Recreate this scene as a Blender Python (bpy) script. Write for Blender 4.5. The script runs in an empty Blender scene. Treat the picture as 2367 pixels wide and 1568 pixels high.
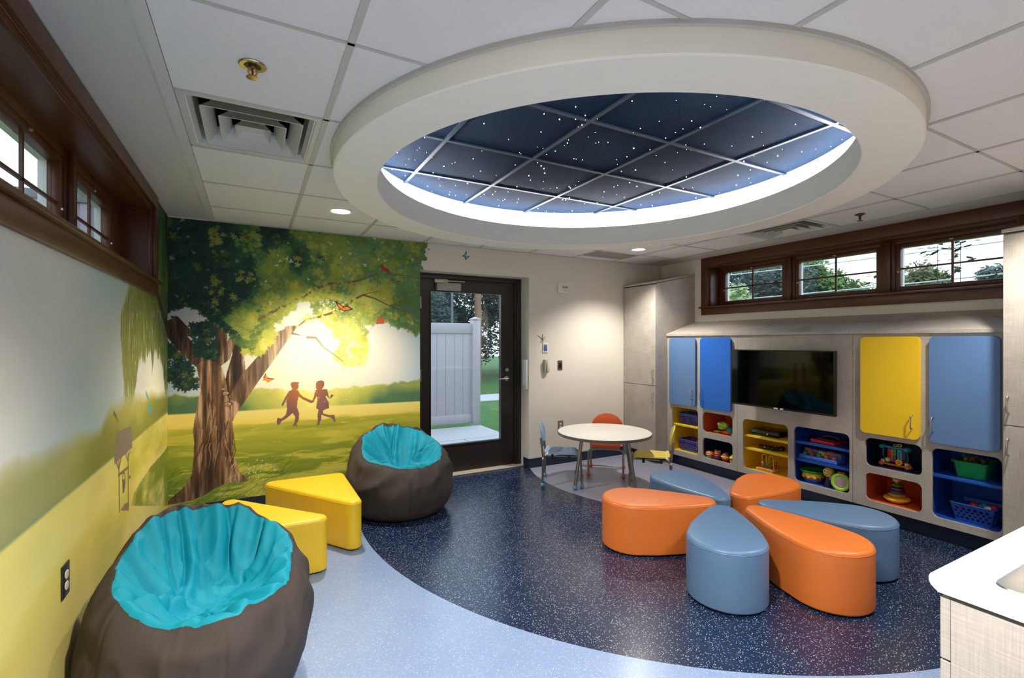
import bpy, bmesh, math, random
import numpy as np
from mathutils import Vector, Matrix, noise
from mathutils.geometry import tessellate_polygon

C = bpy.context.scene.collection
R = math.radians
rnd = random.Random(7)

# ------------------------------------------------------------------ camera
cam_d = bpy.data.cameras.new('camera')
cam = bpy.data.objects.new('camera', cam_d)
C.objects.link(cam)
cam.location = (0, 0, 1.405)
cam.rotation_euler = (R(90), 0, R(-28.49))
cam_d.sensor_width = 36
cam_d.lens = 1104.87 / 2367 * 36
cam_d.shift_y = 4.39 / 2367
cam_d.clip_start = 0.02
bpy.context.scene.camera = cam

# ------------------------------------------------------------------ world, exposure
w = bpy.data.worlds.new('overcast_sky')
bpy.context.scene.world = w
w.use_nodes = True
nt = w.node_tree
nt.nodes.clear()
wo = nt.nodes.new('ShaderNodeOutputWorld')
bg = nt.nodes.new('ShaderNodeBackground')
tc = nt.nodes.new('ShaderNodeTexCoord')
sx = nt.nodes.new('ShaderNodeSeparateXYZ')
cr = nt.nodes.new('ShaderNodeValToRGB')
cr.color_ramp.elements[0].position = 0.0
cr.color_ramp.elements[0].color = (0.86, 0.92, 1.0, 1)
cr.color_ramp.elements[1].position = 0.6
cr.color_ramp.elements[1].color = (0.62, 0.78, 1.0, 1)
nt.links.new(tc.outputs['Generated'], sx.inputs[0])
nt.links.new(sx.outputs['Z'], cr.inputs[0])
nt.links.new(cr.outputs[0], bg.inputs['Color'])
bg.inputs['Strength'].default_value = 1.85
nt.links.new(bg.outputs[0], wo.inputs[0])
vs = bpy.context.scene.view_settings
vs.view_transform = 'Standard'
vs.look = 'None'
vs.gamma = 1
vs.use_curve_mapping = False
vs.exposure = 0.46
bpy.context.scene.cycles.max_bounces = 10
bpy.context.scene.cycles.diffuse_bounces = 6
bpy.context.scene.cycles.transparent_max_bounces = 16
bpy.context.scene.cycles.sample_clamp_indirect = 6
bpy.context.scene.cycles.use_denoising = True
WARM = (1.0, 0.92, 0.81)
DOWNLIGHTS = [((0.578, 3.747), 122), ((3.587, 3.806), 94), ((3.60, 0.85), 98), ((0.60, 0.95), 215), ((0.60, -0.75), 215), ((2.10, 0.42), 50)]  # the final pair are unseen lamps added as fill for the room
LED_STRENGTH = 105.0

# ------------------------------------------------------------------ room measures (metres)
XL, XR, YB, ZC = -0.583, 4.68, 4.548, 2.377
YN = -0.14
XT, XF = 4.22, 4.036      # fronts of the toy wall and of the tall cabinets
YC, YD = 4.006, 1.143     # where the toy wall ends at the two tall cabinets

# ------------------------------------------------------------------ materials
def lin(c):
    return tuple((v / 255 / 12.92) if v / 255 <= 0.04045 else ((v / 255 + 0.055) / 1.055) ** 2.4 for v in c)

MATS = {}
def mat(name, rgb, rough=0.5, metal=0.0, var=0.06, scale=30.0, bump=0.0, bscale=200.0, spec=0.5, coat=0.0, stretch=None, sheen=0.0):
    if name in MATS:
        return MATS[name]
    m = bpy.data.materials.new(name)
    m.use_nodes = True
    t = m.node_tree
    b = t.nodes['Principled BSDF']
    b.inputs['Roughness'].default_value = rough
    b.inputs['Metallic'].default_value = metal
    b.inputs['Specular IOR Level'].default_value = spec
    b.inputs['Coat Weight'].default_value = coat
    if sheen:
        b.inputs['Sheen Weight'].default_value = sheen
    c = lin(rgb)
    co = t.nodes.new('ShaderNodeTexCoord')
    src = co.outputs['Object']
    if stretch:
        mp = t.nodes.new('ShaderNodeMapping')
        mp.inputs['Scale'].default_value = stretch
        t.links.new(src, mp.inputs[0])
        src = mp.outputs[0]
    n = t.nodes.new('ShaderNodeTexNoise')
    n.inputs['Scale'].default_value = scale
    n.inputs['Detail'].default_value = 3
    t.links.new(src, n.inputs['Vector'])
    mx = t.nodes.new('ShaderNodeMix')
    mx.data_type = 'RGBA'
    mx.inputs[6].default_value = tuple(max(0, v * (1 - var)) for v in c) + (1,)
    mx.inputs[7].default_value = tuple(min(1, v * (1 + var)) for v in c) + (1,)
    t.links.new(n.outputs['Fac'], mx.inputs[0])
    t.links.new(mx.outputs[2], b.inputs['Base Color'])
    if bump:
        n2 = t.nodes.new('ShaderNodeTexNoise')
        n2.inputs['Scale'].default_value = bscale
        n2.inputs['Detail'].default_value = 2
        t.links.new(src, n2.inputs['Vector'])
        bp = t.nodes.new('ShaderNodeBump')
        bp.inputs['Strength'].default_value = bump
        bp.inputs['Distance'].default_value = 0.003
        t.links.new(n2.outputs['Fac'], bp.inputs['Height'])
        t.links.new(bp.outputs[0], b.inputs['Normal'])
    MATS[name] = m
    return m

def emit(name, rgb, strength):
    if name in MATS:
        return MATS[name]
    m = bpy.data.materials.new(name)
    m.use_nodes = True
    t = m.node_tree
    t.nodes.clear()
    o = t.nodes.new('ShaderNodeOutputMaterial')
    e = t.nodes.new('ShaderNodeEmission')
    e.inputs[0].default_value = tuple(rgb) + (1,)
    e.inputs[1].default_value = strength
    t.links.new(e.outputs[0], o.inputs[0])
    MATS[name] = m
    return m

def glass(name, tint=(0.97, 0.985, 0.98)):
    if name in MATS:
        return MATS[name]
    m = bpy.data.materials.new(name)
    m.use_nodes = True
    t = m.node_tree
    t.nodes.clear()
    o = t.nodes.new('ShaderNodeOutputMaterial')
    tr = t.nodes.new('ShaderNodeBsdfTransparent')
    tr.inputs[0].default_value = tint + (1,)
    gl = t.nodes.new('ShaderNodeBsdfGlossy')
    gl.inputs['Roughness'].default_value = 0.0
    lw = t.nodes.new('ShaderNodeLayerWeight')
    lw.inputs[0].default_value = 0.5
    pw = t.nodes.new('ShaderNodeMath')
    pw.operation = 'POWER'
    pw.inputs[1].default_value = 5.0
    t.links.new(lw.outputs['Facing'], pw.inputs[0])
    fr = t.nodes.new('ShaderNodeMath')
    fr.operation = 'MULTIPLY_ADD'
    fr.inputs[1].default_value = 0.96
    fr.inputs[2].default_value = 0.04
    t.links.new(pw.outputs[0], fr.inputs[0])
    mx = t.nodes.new('ShaderNodeMixShader')
    t.links.new(fr.outputs[0], mx.inputs[0])
    t.links.new(tr.outputs[0], mx.inputs[1])
    t.links.new(gl.outputs[0], mx.inputs[2])
    t.links.new(mx.outputs[0], o.inputs[0])
    MATS[name] = m
    return m

def linen(name, rgb, rough=0.45, amt=0.13):
    """woven-linen laminate: fine streaks crossing in two directions"""
    if name in MATS:
        return MATS[name]
    m = bpy.data.materials.new(name)
    m.use_nodes = True
    t = m.node_tree
    b = t.nodes['Principled BSDF']
    b.inputs['Roughness'].default_value = rough
    c = lin(rgb)
    co = t.nodes.new('ShaderNodeTexCoord')
    fac = None
    for sc in ((260, 260, 9), (9, 9, 260), (6, 6, 6)):
        mp = t.nodes.new('ShaderNodeMapping')
        mp.inputs['Scale'].default_value = sc
        n = t.nodes.new('ShaderNodeTexNoise')
        n.inputs['Scale'].default_value = 1.0
        n.inputs['Detail'].default_value = 4
        t.links.new(co.outputs['Object'], mp.inputs[0])
        t.links.new(mp.outputs[0], n.inputs['Vector'])
        if fac is None:
            fac = n.outputs['Fac']
        else:
            a = t.nodes.new('ShaderNodeMath')
            a.operation = 'ADD'
            t.links.new(fac, a.inputs[0])
            t.links.new(n.outputs['Fac'], a.inputs[1])
            fac = a.outputs[0]
    mr = t.nodes.new('ShaderNodeMapRange')
    mr.inputs['From Min'].default_value = 1.0
    mr.inputs['From Max'].default_value = 2.0
    mr.inputs['To Min'].default_value = 0.0
    mr.inputs['To Max'].default_value = 1.0
    t.links.new(fac, mr.inputs['Value'])
    mx = t.nodes.new('ShaderNodeMix')
    mx.data_type = 'RGBA'
    mx.inputs[6].default_value = tuple(v * (1 - 2 * amt) for v in c) + (1,)
    mx.inputs[7].default_value = tuple(min(1, v * (1 + 2 * amt)) for v in c) + (1,)
    t.links.new(mr.outputs[0], mx.inputs[0])
    t.links.new(mx.outputs[2], b.inputs['Base Color'])
    MATS[name] = m
    return m

def attr_mat(name, rough=0.55, spec=0.35):
    m = bpy.data.materials.new(name)
    m.use_nodes = True
    t = m.node_tree
    b = t.nodes['Principled BSDF']
    b.inputs['Roughness'].default_value = rough
    b.inputs['Specular IOR Level'].default_value = spec
    a = t.nodes.new('ShaderNodeAttribute')
    a.attribute_name = 'paint'
    t.links.new(a.outputs['Color'], b.inputs['Base Color'])
    return m

# ------------------------------------------------------------------ object helpers
def obj(name, bm, m, parent=None, smooth=True, angle=38, label=None):
    me = bpy.data.meshes.new(name)
    bmesh.ops.recalc_face_normals(bm, faces=bm.faces[:])
    bm.to_mesh(me)
    bm.free()
    for mm in (m if isinstance(m, (list, tuple)) else [m]):
        me.materials.append(mm)
    if smooth:
        me.shade_smooth()
        me.set_sharp_from_angle(angle=R(angle))
    o = bpy.data.objects.new(name, me)
    C.objects.link(o)
    if parent:
        o.parent = parent
    if label:
        o['label'] = label
    return o

def tag(o, label, cat=None, group=None, kind=None):
    o['label'] = label
    if cat:
        o['category'] = cat
    if group:
        o['group'] = group
    if kind:
        o['kind'] = kind
    return o

def thing(name, label, cat, loc=(0, 0, 0), rz=0.0, group=None, kind=None):
    o = bpy.data.objects.new(name, None)
    o.empty_display_size = 0.05
    C.objects.link(o)
    o.location = loc
    o.rotation_euler = (0, 0, rz)
    return tag(o, label, cat, group, kind)

def dup(root, label, loc=None, rz=None, group=None):
    r = root.copy()
    C.objects.link(r)
    r['label'] = label
    if loc is not None:
        r.location = loc
    if rz is not None:
        r.rotation_euler = (0, 0, rz)
    if group:
        r['group'] = group
    for ch in list(root.children):
        c = ch.copy()
        C.objects.link(c)
        c.parent = r
        for g in ch.children:
            d = g.copy()
            C.objects.link(d)
            d.parent = c
    return r

def box(x0, x1, y0, y1, z0, z1, bev=0.0, seg=2, bm=None, mi=0):
    own = bm is None
    b = bmesh.new()
    bmesh.ops.create_cube(b, size=1.0)
    for v in b.verts:
        v.co = ((x0 + x1) / 2 + v.co.x * (x1 - x0), (y0 + y1) / 2 + v.co.y * (y1 - y0), (z0 + z1) / 2 + v.co.z * (z1 - z0))
    if bev:
        bmesh.ops.bevel(b, geom=b.edges[:], offset=bev, segments=seg, affect='EDGES', profile=0.5)
    if own:
        return b
    return join(bm, b, mi)

def join(bm, b, mi=0):
    me = bpy.data.meshes.new('tmp')
    for f in b.faces:
        f.material_index = mi
    b.to_mesh(me)
    b.free()
    bm.from_mesh(me)
    bpy.data.meshes.remove(me)
    return bm

def xform(bm, mtx):
    bmesh.ops.transform(bm, matrix=mtx, verts=bm.verts[:])
    return bm

def cyl(p, q, r0, r1=None, n=16, bm=None, mi=0):
    p, q = Vector(p), Vector(q)
    d = q - p
    b = bmesh.new()
    bmesh.ops.create_cone(b, cap_ends=True, cap_tris=False, segments=n, radius1=r0, radius2=r0 if r1 is None else r1, depth=d.length)
    rot = d.to_track_quat('Z', 'Y').to_matrix().to_4x4()
    xform(b, Matrix.Translation((p + q) / 2) @ rot)
    return b if bm is None else join(bm, b, mi)

def sphere(c, r, sc=(1, 1, 1), n=16, bm=None, mi=0):
    b = bmesh.new()
    bmesh.ops.create_uvsphere(b, u_segments=n, v_segments=max(6, n // 2 + 2), radius=r)
    xform(b, Matrix.Translation(c) @ Matrix.Diagonal((*sc, 1)))
    return b if bm is None else join(bm, b, mi)

def lathe(prof, n=32, bm=None, mi=0, loc=(0, 0, 0)):
    """profile of (r, z) turned about z"""
    b = bmesh.new()
    rings = []
    for r, z in prof:
        if r < 1e-6:
            rings.append([b.verts.new((loc[0], loc[1], loc[2] + z))])
        else:
            rings.append([b.verts.new((loc[0] + r * math.cos(2 * math.pi * i / n), loc[1] + r * math.sin(2 * math.pi * i / n), loc[2] + z)) for i in range(n)])
    for a, c in zip(rings, rings[1:]):
        for i in range(n):
            j = (i + 1) % n
            if len(a) == 1 and len(c) == 1:
                continue
            if len(a) == 1:
                b.faces.new((a[0], c[i], c[j]))
            elif len(c) == 1:
                b.faces.new((a[i], a[j], c[0]))
            else:
                b.faces.new((a[i], a[j], c[j], c[i]))
    return b if bm is None else join(bm, b, mi)

def tube(pts, r, n=10, bm=None, mi=0, closed=False, cap=True):
    pts = [Vector(p) for p in pts]
    b = bmesh.new()
    rings = []
    up = None
    m = len(pts)
    for i, p in enumerate(pts):
        if closed:
            t = (pts[(i + 1) % m] - pts[i - 1]).normalized()
        else:
            t = (pts[min(i + 1, m - 1)] - pts[max(i - 1, 0)]).normalized()
        if up is None:
            up = t.orthogonal().normalized()
        else:
            up = (up - t * up.dot(t))
            up = up.normalized() if up.length > 1e-6 else t.orthogonal().normalized()
        s = t.cross(up)
        rr = r[i] if isinstance(r, (list, tuple)) else r
        rings.append([b.verts.new(p + (up * math.cos(2 * math.pi * k / n) + s * math.sin(2 * math.pi * k / n)) * rr) for k in range(n)])
    pairs = list(zip(rings, rings[1:])) + ([(rings[-1], rings[0])] if closed else [])
    for a, c in pairs:
        for k in range(n):
            l = (k + 1) % n
            b.faces.new((a[k], a[l], c[l], c[k]))
    if cap and not closed:
        b.faces.new(rings[0][::-1])
        b.faces.new(rings[-1])
    return b if bm is None else join(bm, b, mi)

def arc(c, r, a0, a1, n, u=(1, 0, 0), v=(0, 0, 1)):
    c, u, v = Vector(c), Vector(u), Vector(v)
    return [c + u * (r * math.cos(R(a0 + (a1 - a0) * i / n))) + v * (r * math.sin(R(a0 + (a1 - a0) * i / n))) for i in range(n + 1)]

def rrect(a0, a1, b0, b1, r, n=6):
    """rounded rectangle outline, counter-clockwise"""
    out = []
    for cx, cy, s in ((a1 - r, b0 + r, -90), (a1 - r, b1 - r, 0), (a0 + r, b1 - r, 90), (a0 + r, b0 + r, 180)):
        for i in range(n + 1):
            t = R(s + 90 * i / n)
            out.append((cx + r * math.cos(t), cy + r * math.sin(t)))
    return out

def prism(poly, t0, t1, axis='z', holes=(), bm=None, mi=0):
    """extrude a 2-D outline (with holes) from t0 to t1; axis says which coordinate is the thickness"""
    def P(a, b_, t):
        return {'z': (a, b_, t), 'x': (t, a, b_), 'y': (a, t, b_)}[axis]
    loops = [list(poly)] + [list(h) for h in holes]
    b = bmesh.new()
    flat = [p for l in loops for p in l]
    tris = tessellate_polygon([[Vector((p[0], p[1], 0)) for p in l] for l in loops])
    lo = [b.verts.new(P(p[0], p[1], t0)) for p in flat]
    hi = [b.verts.new(P(p[0], p[1], t1)) for p in flat]
    for tri in tris:
        try:
            b.faces.new([lo[i] for i in tri])
            b.faces.new([hi[i] for i in tri][::-1])
        except ValueError:
            pass
    k = 0
    for l in loops:
        n = len(l)
        for i in range(n):
            j = (i + 1) % n
            b.faces.new((lo[k + i], lo[k + j], hi[k + j], hi[k + i]))
        k += n
    return b if bm is None else join(bm, b, mi)

def inset(poly, d):
    n = len(poly)
    out = []
    for i in range(n):
        p0, p1, p2 = Vector(poly[i - 1]), Vector(poly[i]), Vector(poly[(i + 1) % n])
        a, c = (p1 - p0).normalized(), (p2 - p1).normalized()
        t = (a + c).normalized()
        nrm = Vector((-t.y, t.x))
        out.append(tuple(p1 + nrm * d))
    return out

def pillow(poly, z0, z1, rt=0.02, rb=0.012, crown=0.008, n=5):
    """upholstered block: outline (counter-clockwise) with rounded top and bottom edges and a slightly domed top"""
    b = bmesh.new()
    layers = []
    for i in range(n + 1):
        a = R(90 * i / n)
        layers.append((rb * (1 - math.sin(a)), z0 + rb * (1 - math.cos(a))))
    for k in range(1, 4):
        layers.append((0, z0 + rb + (z1 - rt - z0 - rb) * k / 4))
    for i in range(n + 1):
        a = R(90 * i / n)
        layers.append((rt * (1 - math.cos(a)), z1 - rt + rt * math.sin(a)))
    rings = [[b.verts.new((x, y, z)) for x, y in inset(poly, d)] for d, z in layers]
    cx = sum(p[0] for p in poly) / len(poly)
    cy = sum(p[1] for p in poly) / len(poly)
    top = inset(poly, rt)
    for f in (0.8, 0.55, 0.3):
        rings.append([b.verts.new((cx + (x - cx) * f, cy + (y - cy) * f, z1 + crown * (1 - f * f))) for x, y in top])
    m = len(poly)
    for a, c in zip(rings, rings[1:]):
        for i in range(m):
            j = (i + 1) % m
            b.faces.new((a[i], a[j], c[j], c[i]))
    b.faces.new(rings[0][::-1])
    v = b.verts.new((cx, cy, z1 + crown))
    for i in range(m):
        b.faces.new((rings[-1][i], rings[-1][(i + 1) % m], v))
    return b

def hull(circles, step=6):
    """convex hull outline of circles (x, y, r), counter-clockwise and evenly stepped"""
    pts = []
    for x, y, r in circles:
        for k in range(0, 360, step):
            pts.append((x + r * math.cos(R(k)), y + r * math.sin(R(k))))
    pts = sorted(set(pts))
    def half(ps):
        h = []
        for p in ps:
            while len(h) > 1 and (h[-1][0] - h[-2][0]) * (p[1] - h[-2][1]) - (h[-1][1] - h[-2][1]) * (p[0] - h[-2][0]) <= 1e-12:
                h.pop()
            h.append(p)
        return h
    h = half(pts)[:-1] + half(pts[::-1])[:-1]
    out = []
    for i, p in enumerate(h):
        q = h[(i + 1) % len(h)]
        d = math.dist(p, q)
        k = max(1, int(d / 0.03))
        for s in range(k):
            out.append((p[0] + (q[0] - p[0]) * s / k, p[1] + (q[1] - p[1]) * s / k))
    return out

def handle(x, y, z0, z1, parent, out=0.032, r=0.0045):
    """brushed bow pull on a face that looks towards -x"""
    b = tube([(x, y, z0), (x - out * 0.8, y, z0)] + [(x - out, y, z0 + 0.008)] + [(x - out, y, z1 - 0.008)] + [(x - out * 0.8, y, z1), (x, y, z1)], r, 10)
    return obj('handle', b, M_NICKEL, parent, label='brushed nickel bow handle')

M_NICKEL = mat('brushed_nickel', (196, 192, 186), 0.32, 1.0, 0.04, 80)
M_STEEL = mat('satin_steel_tube', (150, 148, 146), 0.38, 1.0, 0.04, 60)
M_NAVYB = mat('navy_vinyl_base', (20, 38, 62), 0.4, 0, 0.08, 20)
M_WALL = mat('warm_white_paint', (222, 217, 206), 0.6, 0, 0.02, 6, 0.12, 350, 0.3)
M_TAUPE = mat('taupe_paint', (158, 150, 140), 0.6, 0, 0.02, 6, 0.1, 350, 0.3)
M_CEIL = mat('ceiling_tile_white', (230, 229, 230), 0.85, 0, 0.05, 420, 0.25, 500, 0.2)
M_TBAR = mat('ceiling_grid_white', (190, 189, 186), 0.5, 0, 0.03, 30)
M_DRYW = mat('soffit_paint', (242, 240, 230), 0.6, 0, 0.015, 8, 0.05, 300, 0.3)
M_WOOD = mat('stained_oak', (86, 47, 25), 0.34, 0, 0.34, 9, 0.05, 120, 0.5, stretch=(6, 1, 6))
M_WOODV = mat('stained_oak_upright', (80, 40, 21), 0.34, 0, 0.34, 9, 0.05, 120, 0.5, stretch=(6, 6, 1))
M_LINEN = linen('grey_linen_laminate', (174, 168, 161))
M_WLAM = mat('white_laminate', (238, 234, 226), 0.32, 0, 0.02, 300)
M_BLACK = mat('black_plastic', (16, 16, 18), 0.35, 0, 0.1, 40)
M_WHITEP = mat('white_plastic', (232, 231, 226), 0.4, 0, 0.02, 20)
M_YELP = mat('yellow_laminate', (244, 204, 36), 0.38, 0, 0.03, 60)
M_BLUEP = mat('slate_blue_laminate', (92, 128, 178), 0.36, 0, 0.03, 60)
M_ROYAL = mat('royal_blue_laminate', (20, 98, 198), 0.36, 0, 0.03, 60)
M_ORGP = mat('orange_laminate', (214, 94, 38), 0.42, 0, 0.04, 60)
M_NAVYP = mat('navy_laminate', (16, 42, 82), 0.4, 0, 0.05, 60)
M_BLUEIN = mat('bright_blue_laminate', (18, 78, 172), 0.38, 0, 0.04, 60)
# ================================================================== THE SETTING
YR = -1.6                                         # rear wall behind the camera
# ---- floor: navy rubber with a white fleck and two curved pale-blue fields
def floor_mat():
    m = bpy.data.materials.new('flecked_rubber_floor')
    m.use_nodes = True
    t = m.node_tree
    b = t.nodes['Principled BSDF']
    co = t.nodes.new('ShaderNodeTexCoord')
    def circle(x, y, r):
        v = t.nodes.new('ShaderNodeVectorMath')
        v.operation = 'DISTANCE'
        v.inputs[1].default_value = (x, y, 0)
        t.links.new(co.outputs['Object'], v.inputs[0])
        g = t.nodes.new('ShaderNodeMath')
        g.operation = 'LESS_THAN'
        g.inputs[1].default_value = r
        t.links.new(v.outputs['Value'], g.inputs[0])
        return g.outputs[0]
    def mix(f, a, c):
        mx = t.nodes.new('ShaderNodeMix')
        mx.data_type = 'RGBA'
        t.links.new(f, mx.inputs[0]) if not isinstance(f, float) else setattr(mx.inputs[0], 'default_value', f)
        for s, k in ((a, 6), (c, 7)):
            if isinstance(s, tuple):
                mx.inputs[k].default_value = s + (1,)
            else:
                t.links.new(s, mx.inputs[k])
        return mx.outputs[2]
    big = circle(3.408, 3.503, 2.702)             # navy inside, pale blue outside
    small = circle(4.181, 3.903, 1.62)            # grey-lavender field under the table
    n = t.nodes.new('ShaderNodeTexNoise')
    n.inputs['Scale'].default_value = 5
    t.links.new(co.outputs['Object'], n.inputs['Vector'])
    navy = mix(n.outputs['Fac'], lin((15, 31, 58)), lin((25, 42, 76)))
    pale = mix(n.outputs['Fac'], lin((122, 146, 188)), lin((136, 158, 196)))
    lav = mix(n.outputs['Fac'], lin((146, 148, 168)), lin((158, 160, 180)))
    base = mix(small, mix(big, pale, navy), lav)
    def flecks(scale, thr, amt):
        vo = t.nodes.new('ShaderNodeTexVoronoi')
        vo.inputs['Scale'].default_value = scale
        t.links.new(co.outputs['Object'], vo.inputs['Vector'])
        lt = t.nodes.new('ShaderNodeMath')
        lt.operation = 'LESS_THAN'
        lt.inputs[1].default_value = thr
        t.links.new(vo.outputs['Distance'], lt.inputs[0])
        se = t.nodes.new('ShaderNodeSeparateColor')
        t.links.new(vo.outputs['Color'], se.inputs[0])
        g = t.nodes.new('ShaderNodeMath')
        g.operation = 'GREATER_THAN'
        g.inputs[1].default_value = amt
        t.links.new(se.outputs[0], g.inputs[0])
        mu = t.nodes.new('ShaderNodeMath')
        mu.operation = 'MULTIPLY'
        t.links.new(lt.outputs[0], mu.inputs[0])
        t.links.new(g.outputs[0], mu.inputs[1])
        return mu.outputs[0]
    f1 = flecks(150, 0.30, 0.66)
    f2 = flecks(90, 0.16, 0.80)
    c1 = mix(f1, base, lin((176, 186, 198)))
    t.links.new(mix(f2, c1, lin((236, 234, 226))), b.inputs['Base Color'])
    n2 = t.nodes.new('ShaderNodeTexNoise')
    n2.inputs['Scale'].default_value = 2.2
    t.links.new(co.outputs['Object'], n2.inputs['Vector'])
    mr = t.nodes.new('ShaderNodeMapRange')
    mr.inputs['To Min'].default_value = 0.19
    mr.inputs['To Max'].default_value = 0.30
    t.links.new(n2.outputs['Fac'], mr.inputs['Value'])
    t.links.new(mr.outputs[0], b.inputs['Roughness'])
    b.inputs['Specular IOR Level'].default_value = 0.65
    return m
tag(obj('floor', box(XL - 0.25, XR + 0.3, YR - 0.2, YB + 0.18, -0.08, 0), floor_mat()),
    'navy flecked rubber floor with curved pale blue fields', 'floor', kind='structure')

# ---- walls
WT = 0.245                                          # thickness of the outside walls
HT = 2.78
LWY0, LWY1, WZ0, LWZ1 = 1.29, 3.914, 1.80, 2.288   # left clerestory opening
RWY0, RWY1, RWZ1 = 1.235, 3.808, 2.276             # right clerestory opening
DX0, DX1, DZ1 = 1.443, 2.680, 2.104                # door opening

def wall_open(name, label, x0, x1, y0, y1, oy0, oy1, oz0, oz1):
    bm = bmesh.new()
    box(x0, x1, y0, oy0, -0.08, HT, bm=bm)
    box(x0, x1, oy1, y1, -0.08, HT, bm=bm)
    box(x0, x1, oy0, oy1, -0.08, oz0, bm=bm)
    box(x0, x1, oy0, oy1, oz1, HT, bm=bm)
    return tag(obj(name, bm, M_WALL, smooth=False), label, 'wall', kind='structure')
wall_open('wall_left', 'left wall carrying the clerestory windows and the painted field', XL - WT, XL, YR - 0.2, YB + WT, LWY0, LWY1, WZ0, LWZ1)
wall_open('wall_right', 'right wall above the toy cabinet with three clerestory windows', XR, XR + WT, YR - 0.2, YB + WT, RWY0, RWY1, WZ0, RWZ1)
bm = bmesh.new()
box(XL, DX0, YB, YB + WT, -0.08, HT, bm=bm)
box(DX1, XR, YB, YB + WT, -0.08, HT, bm=bm)
box(DX0, DX1, YB, YB + WT, DZ1, HT, bm=bm)
tag(obj('wall_back', bm, M_WALL, smooth=False), 'far wall with the glazed door and the tree mural', 'wall', kind='structure')
bm = bmesh.new()
box(1.30, XR, YN - 0.15, YN, -0.08, HT, bm=bm)
box(1.15, 1.30, YR, YN, -0.08, HT, bm=bm)
tag(obj('wall_near', bm, M_TAUPE, smooth=False), 'taupe wall behind the sink counter', 'wall', kind='structure')
tag(obj('wall_rear', box(XL, 1.3, YR - 0.2, YR, -0.08, HT), M_TAUPE, smooth=False), 'taupe wall at the entrance end', 'wall', kind='structure')

# ---- suspended ceiling with a round hole, its grid, and the edge panels
RCX, RCY, RO, RI = 1.917, 2.395, 1.568, 1.342
hole = [(RCX + 1.46 * math.cos(R(a)), RCY + 1.46 * math.sin(R(a))) for a in range(0, 360, 3)]
CX0, CX1 = -0.267, 4.372
VENTS = [(CX0 + 0.004, 0.270, 2.237, 2.832), (3.868, CX1 - 0.014, 2.237, 2.832)]
vh = [[(a + 0.03, c + 0.03), (b_ - 0.03, c + 0.03), (b_ - 0.03, d - 0.03), (a + 0.03, d - 0.03)] for a, b_, c, d in VENTS]
bm = prism([(CX0, YR), (CX1, YR), (CX1, YB), (CX0, YB)], ZC, ZC + 0.02, "z", [hole] + vh)
tag(obj('ceiling', bm, M_CEIL, smooth=False), 'white lay-in tile ceiling around the round soffit', 'ceiling', kind='structure')
bm = bmesh.new()
def bar(x0, x1, y0, y1):
    box(x0, x1, y0, y1, ZC - 0.004, ZC + 0.004, bm=bm)
for k in range(-2, 8):
    x = 0.283 + 0.5955 * k
    if CX0 + 0.05 < x < CX1 - 0.05:
        d = 1.53 ** 2 - (x - RCX) ** 2
        if d > 0:
            d = math.sqrt(d)
            bar(x - 0.012, x + 0.012, YR, RCY - d)
            bar(x - 0.012, x + 0.012, RCY + d, YB)
        else:
            bar(x - 0.012, x + 0.012, YR, YB)
for k in range(-9, 1):
    y = 4.058 + 0.609 * k
    d = 1.53 ** 2 - (y - RCY) ** 2
    if d > 0:
        d = math.sqrt(d)
        bar(CX0, RCX - d, y - 0.007, y + 0.007)
        bar(RCX + d, CX1, y - 0.007, y + 0.007)
    else:
        bar(CX0, CX1, y - 0.007, y + 0.007)
bar(CX1 - 0.012, CX1 + 0.01, YR, YB)
bar(CX0, CX1, YB - 0.018, YB)
tag(obj('ceiling_grid', bm, M_TBAR, smooth=False), 'white metal grid dividing the ceiling tiles', 'ceiling grid', kind='structure')
# ribbed radiant strip along the left wall, plain strip along the right wall
bm = bmesh.new()
box(XL, CX0 - 0.004, YR, YB, ZC + 0.004, ZC + 0.02, bm=bm)
box(CX0 - 0.045, CX0 - 0.002, YR, YB, ZC - 0.004, ZC + 0.004, bm=bm)
k = XL + 0.008
while k < CX0 - 0.055:
    box(k, k + 0.0080, YR, YB, ZC + 0.0022, ZC + 0.005, bm=bm)
    k += 0.0115
tag(obj('trim_1', bm, mat('ribbed_panel_white', (206, 206, 204), 0.5, 0, 0.02, 20), smooth=False), 'long ribbed white ceiling strip along the left wall', 'ceiling strip', kind='structure')
tag(obj('trim_2', box(CX1, XR, YR, YB, ZC, ZC + 0.02), mat('plain_strip_white', (204, 202, 198), 0.55, 0, 0.02, 20), smooth=False), 'plain white ceiling strip along the right wall', 'ceiling strip', kind='structure')
tag(obj('roof_deck', box(XL - WT, XR + WT, YR - 0.2, YB + WT, HT, HT + 0.1), M_WALL, smooth=False), 'deck above the ceiling', 'roof', kind='structure')

# ---- round soffit with cove
def ring_mesh(prof, n=160, mi=0):
    b = bmesh.new()
    rings = [[b.verts.new((r * math.cos(2 * math.pi * i / n), r * math.sin(2 * math.pi * i / n), z)) for i in range(n)] for r, z in prof]
    for a, c in zip(rings, rings[1:] + rings[:1]):
        for i in range(n):
            j = (i + 1) % n
            b.faces.new((a[i], a[j], c[j], c[i]))
    return b
sof = thing('ceiling_ring', 'round white drywall soffit ring hanging under the ceiling', 'soffit', (RCX, RCY, 0), kind='structure')
zb = 2.275
prof = [(RO, ZC), (RO, zb + 0.006), (RO - 0.006, zb), (RI + 0.006, zb), (RI, zb + 0.006), (RI, 2.440), (RI + 0.02, 2.444), (RI + 0.026, 2.32),
        (1.475, 2.32), (1.475, 2.615), (1.50, 2.615), (1.50, ZC)]
obj('drywall_ring', ring_mesh(prof), M_DRYW, sof, angle=30)
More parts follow.
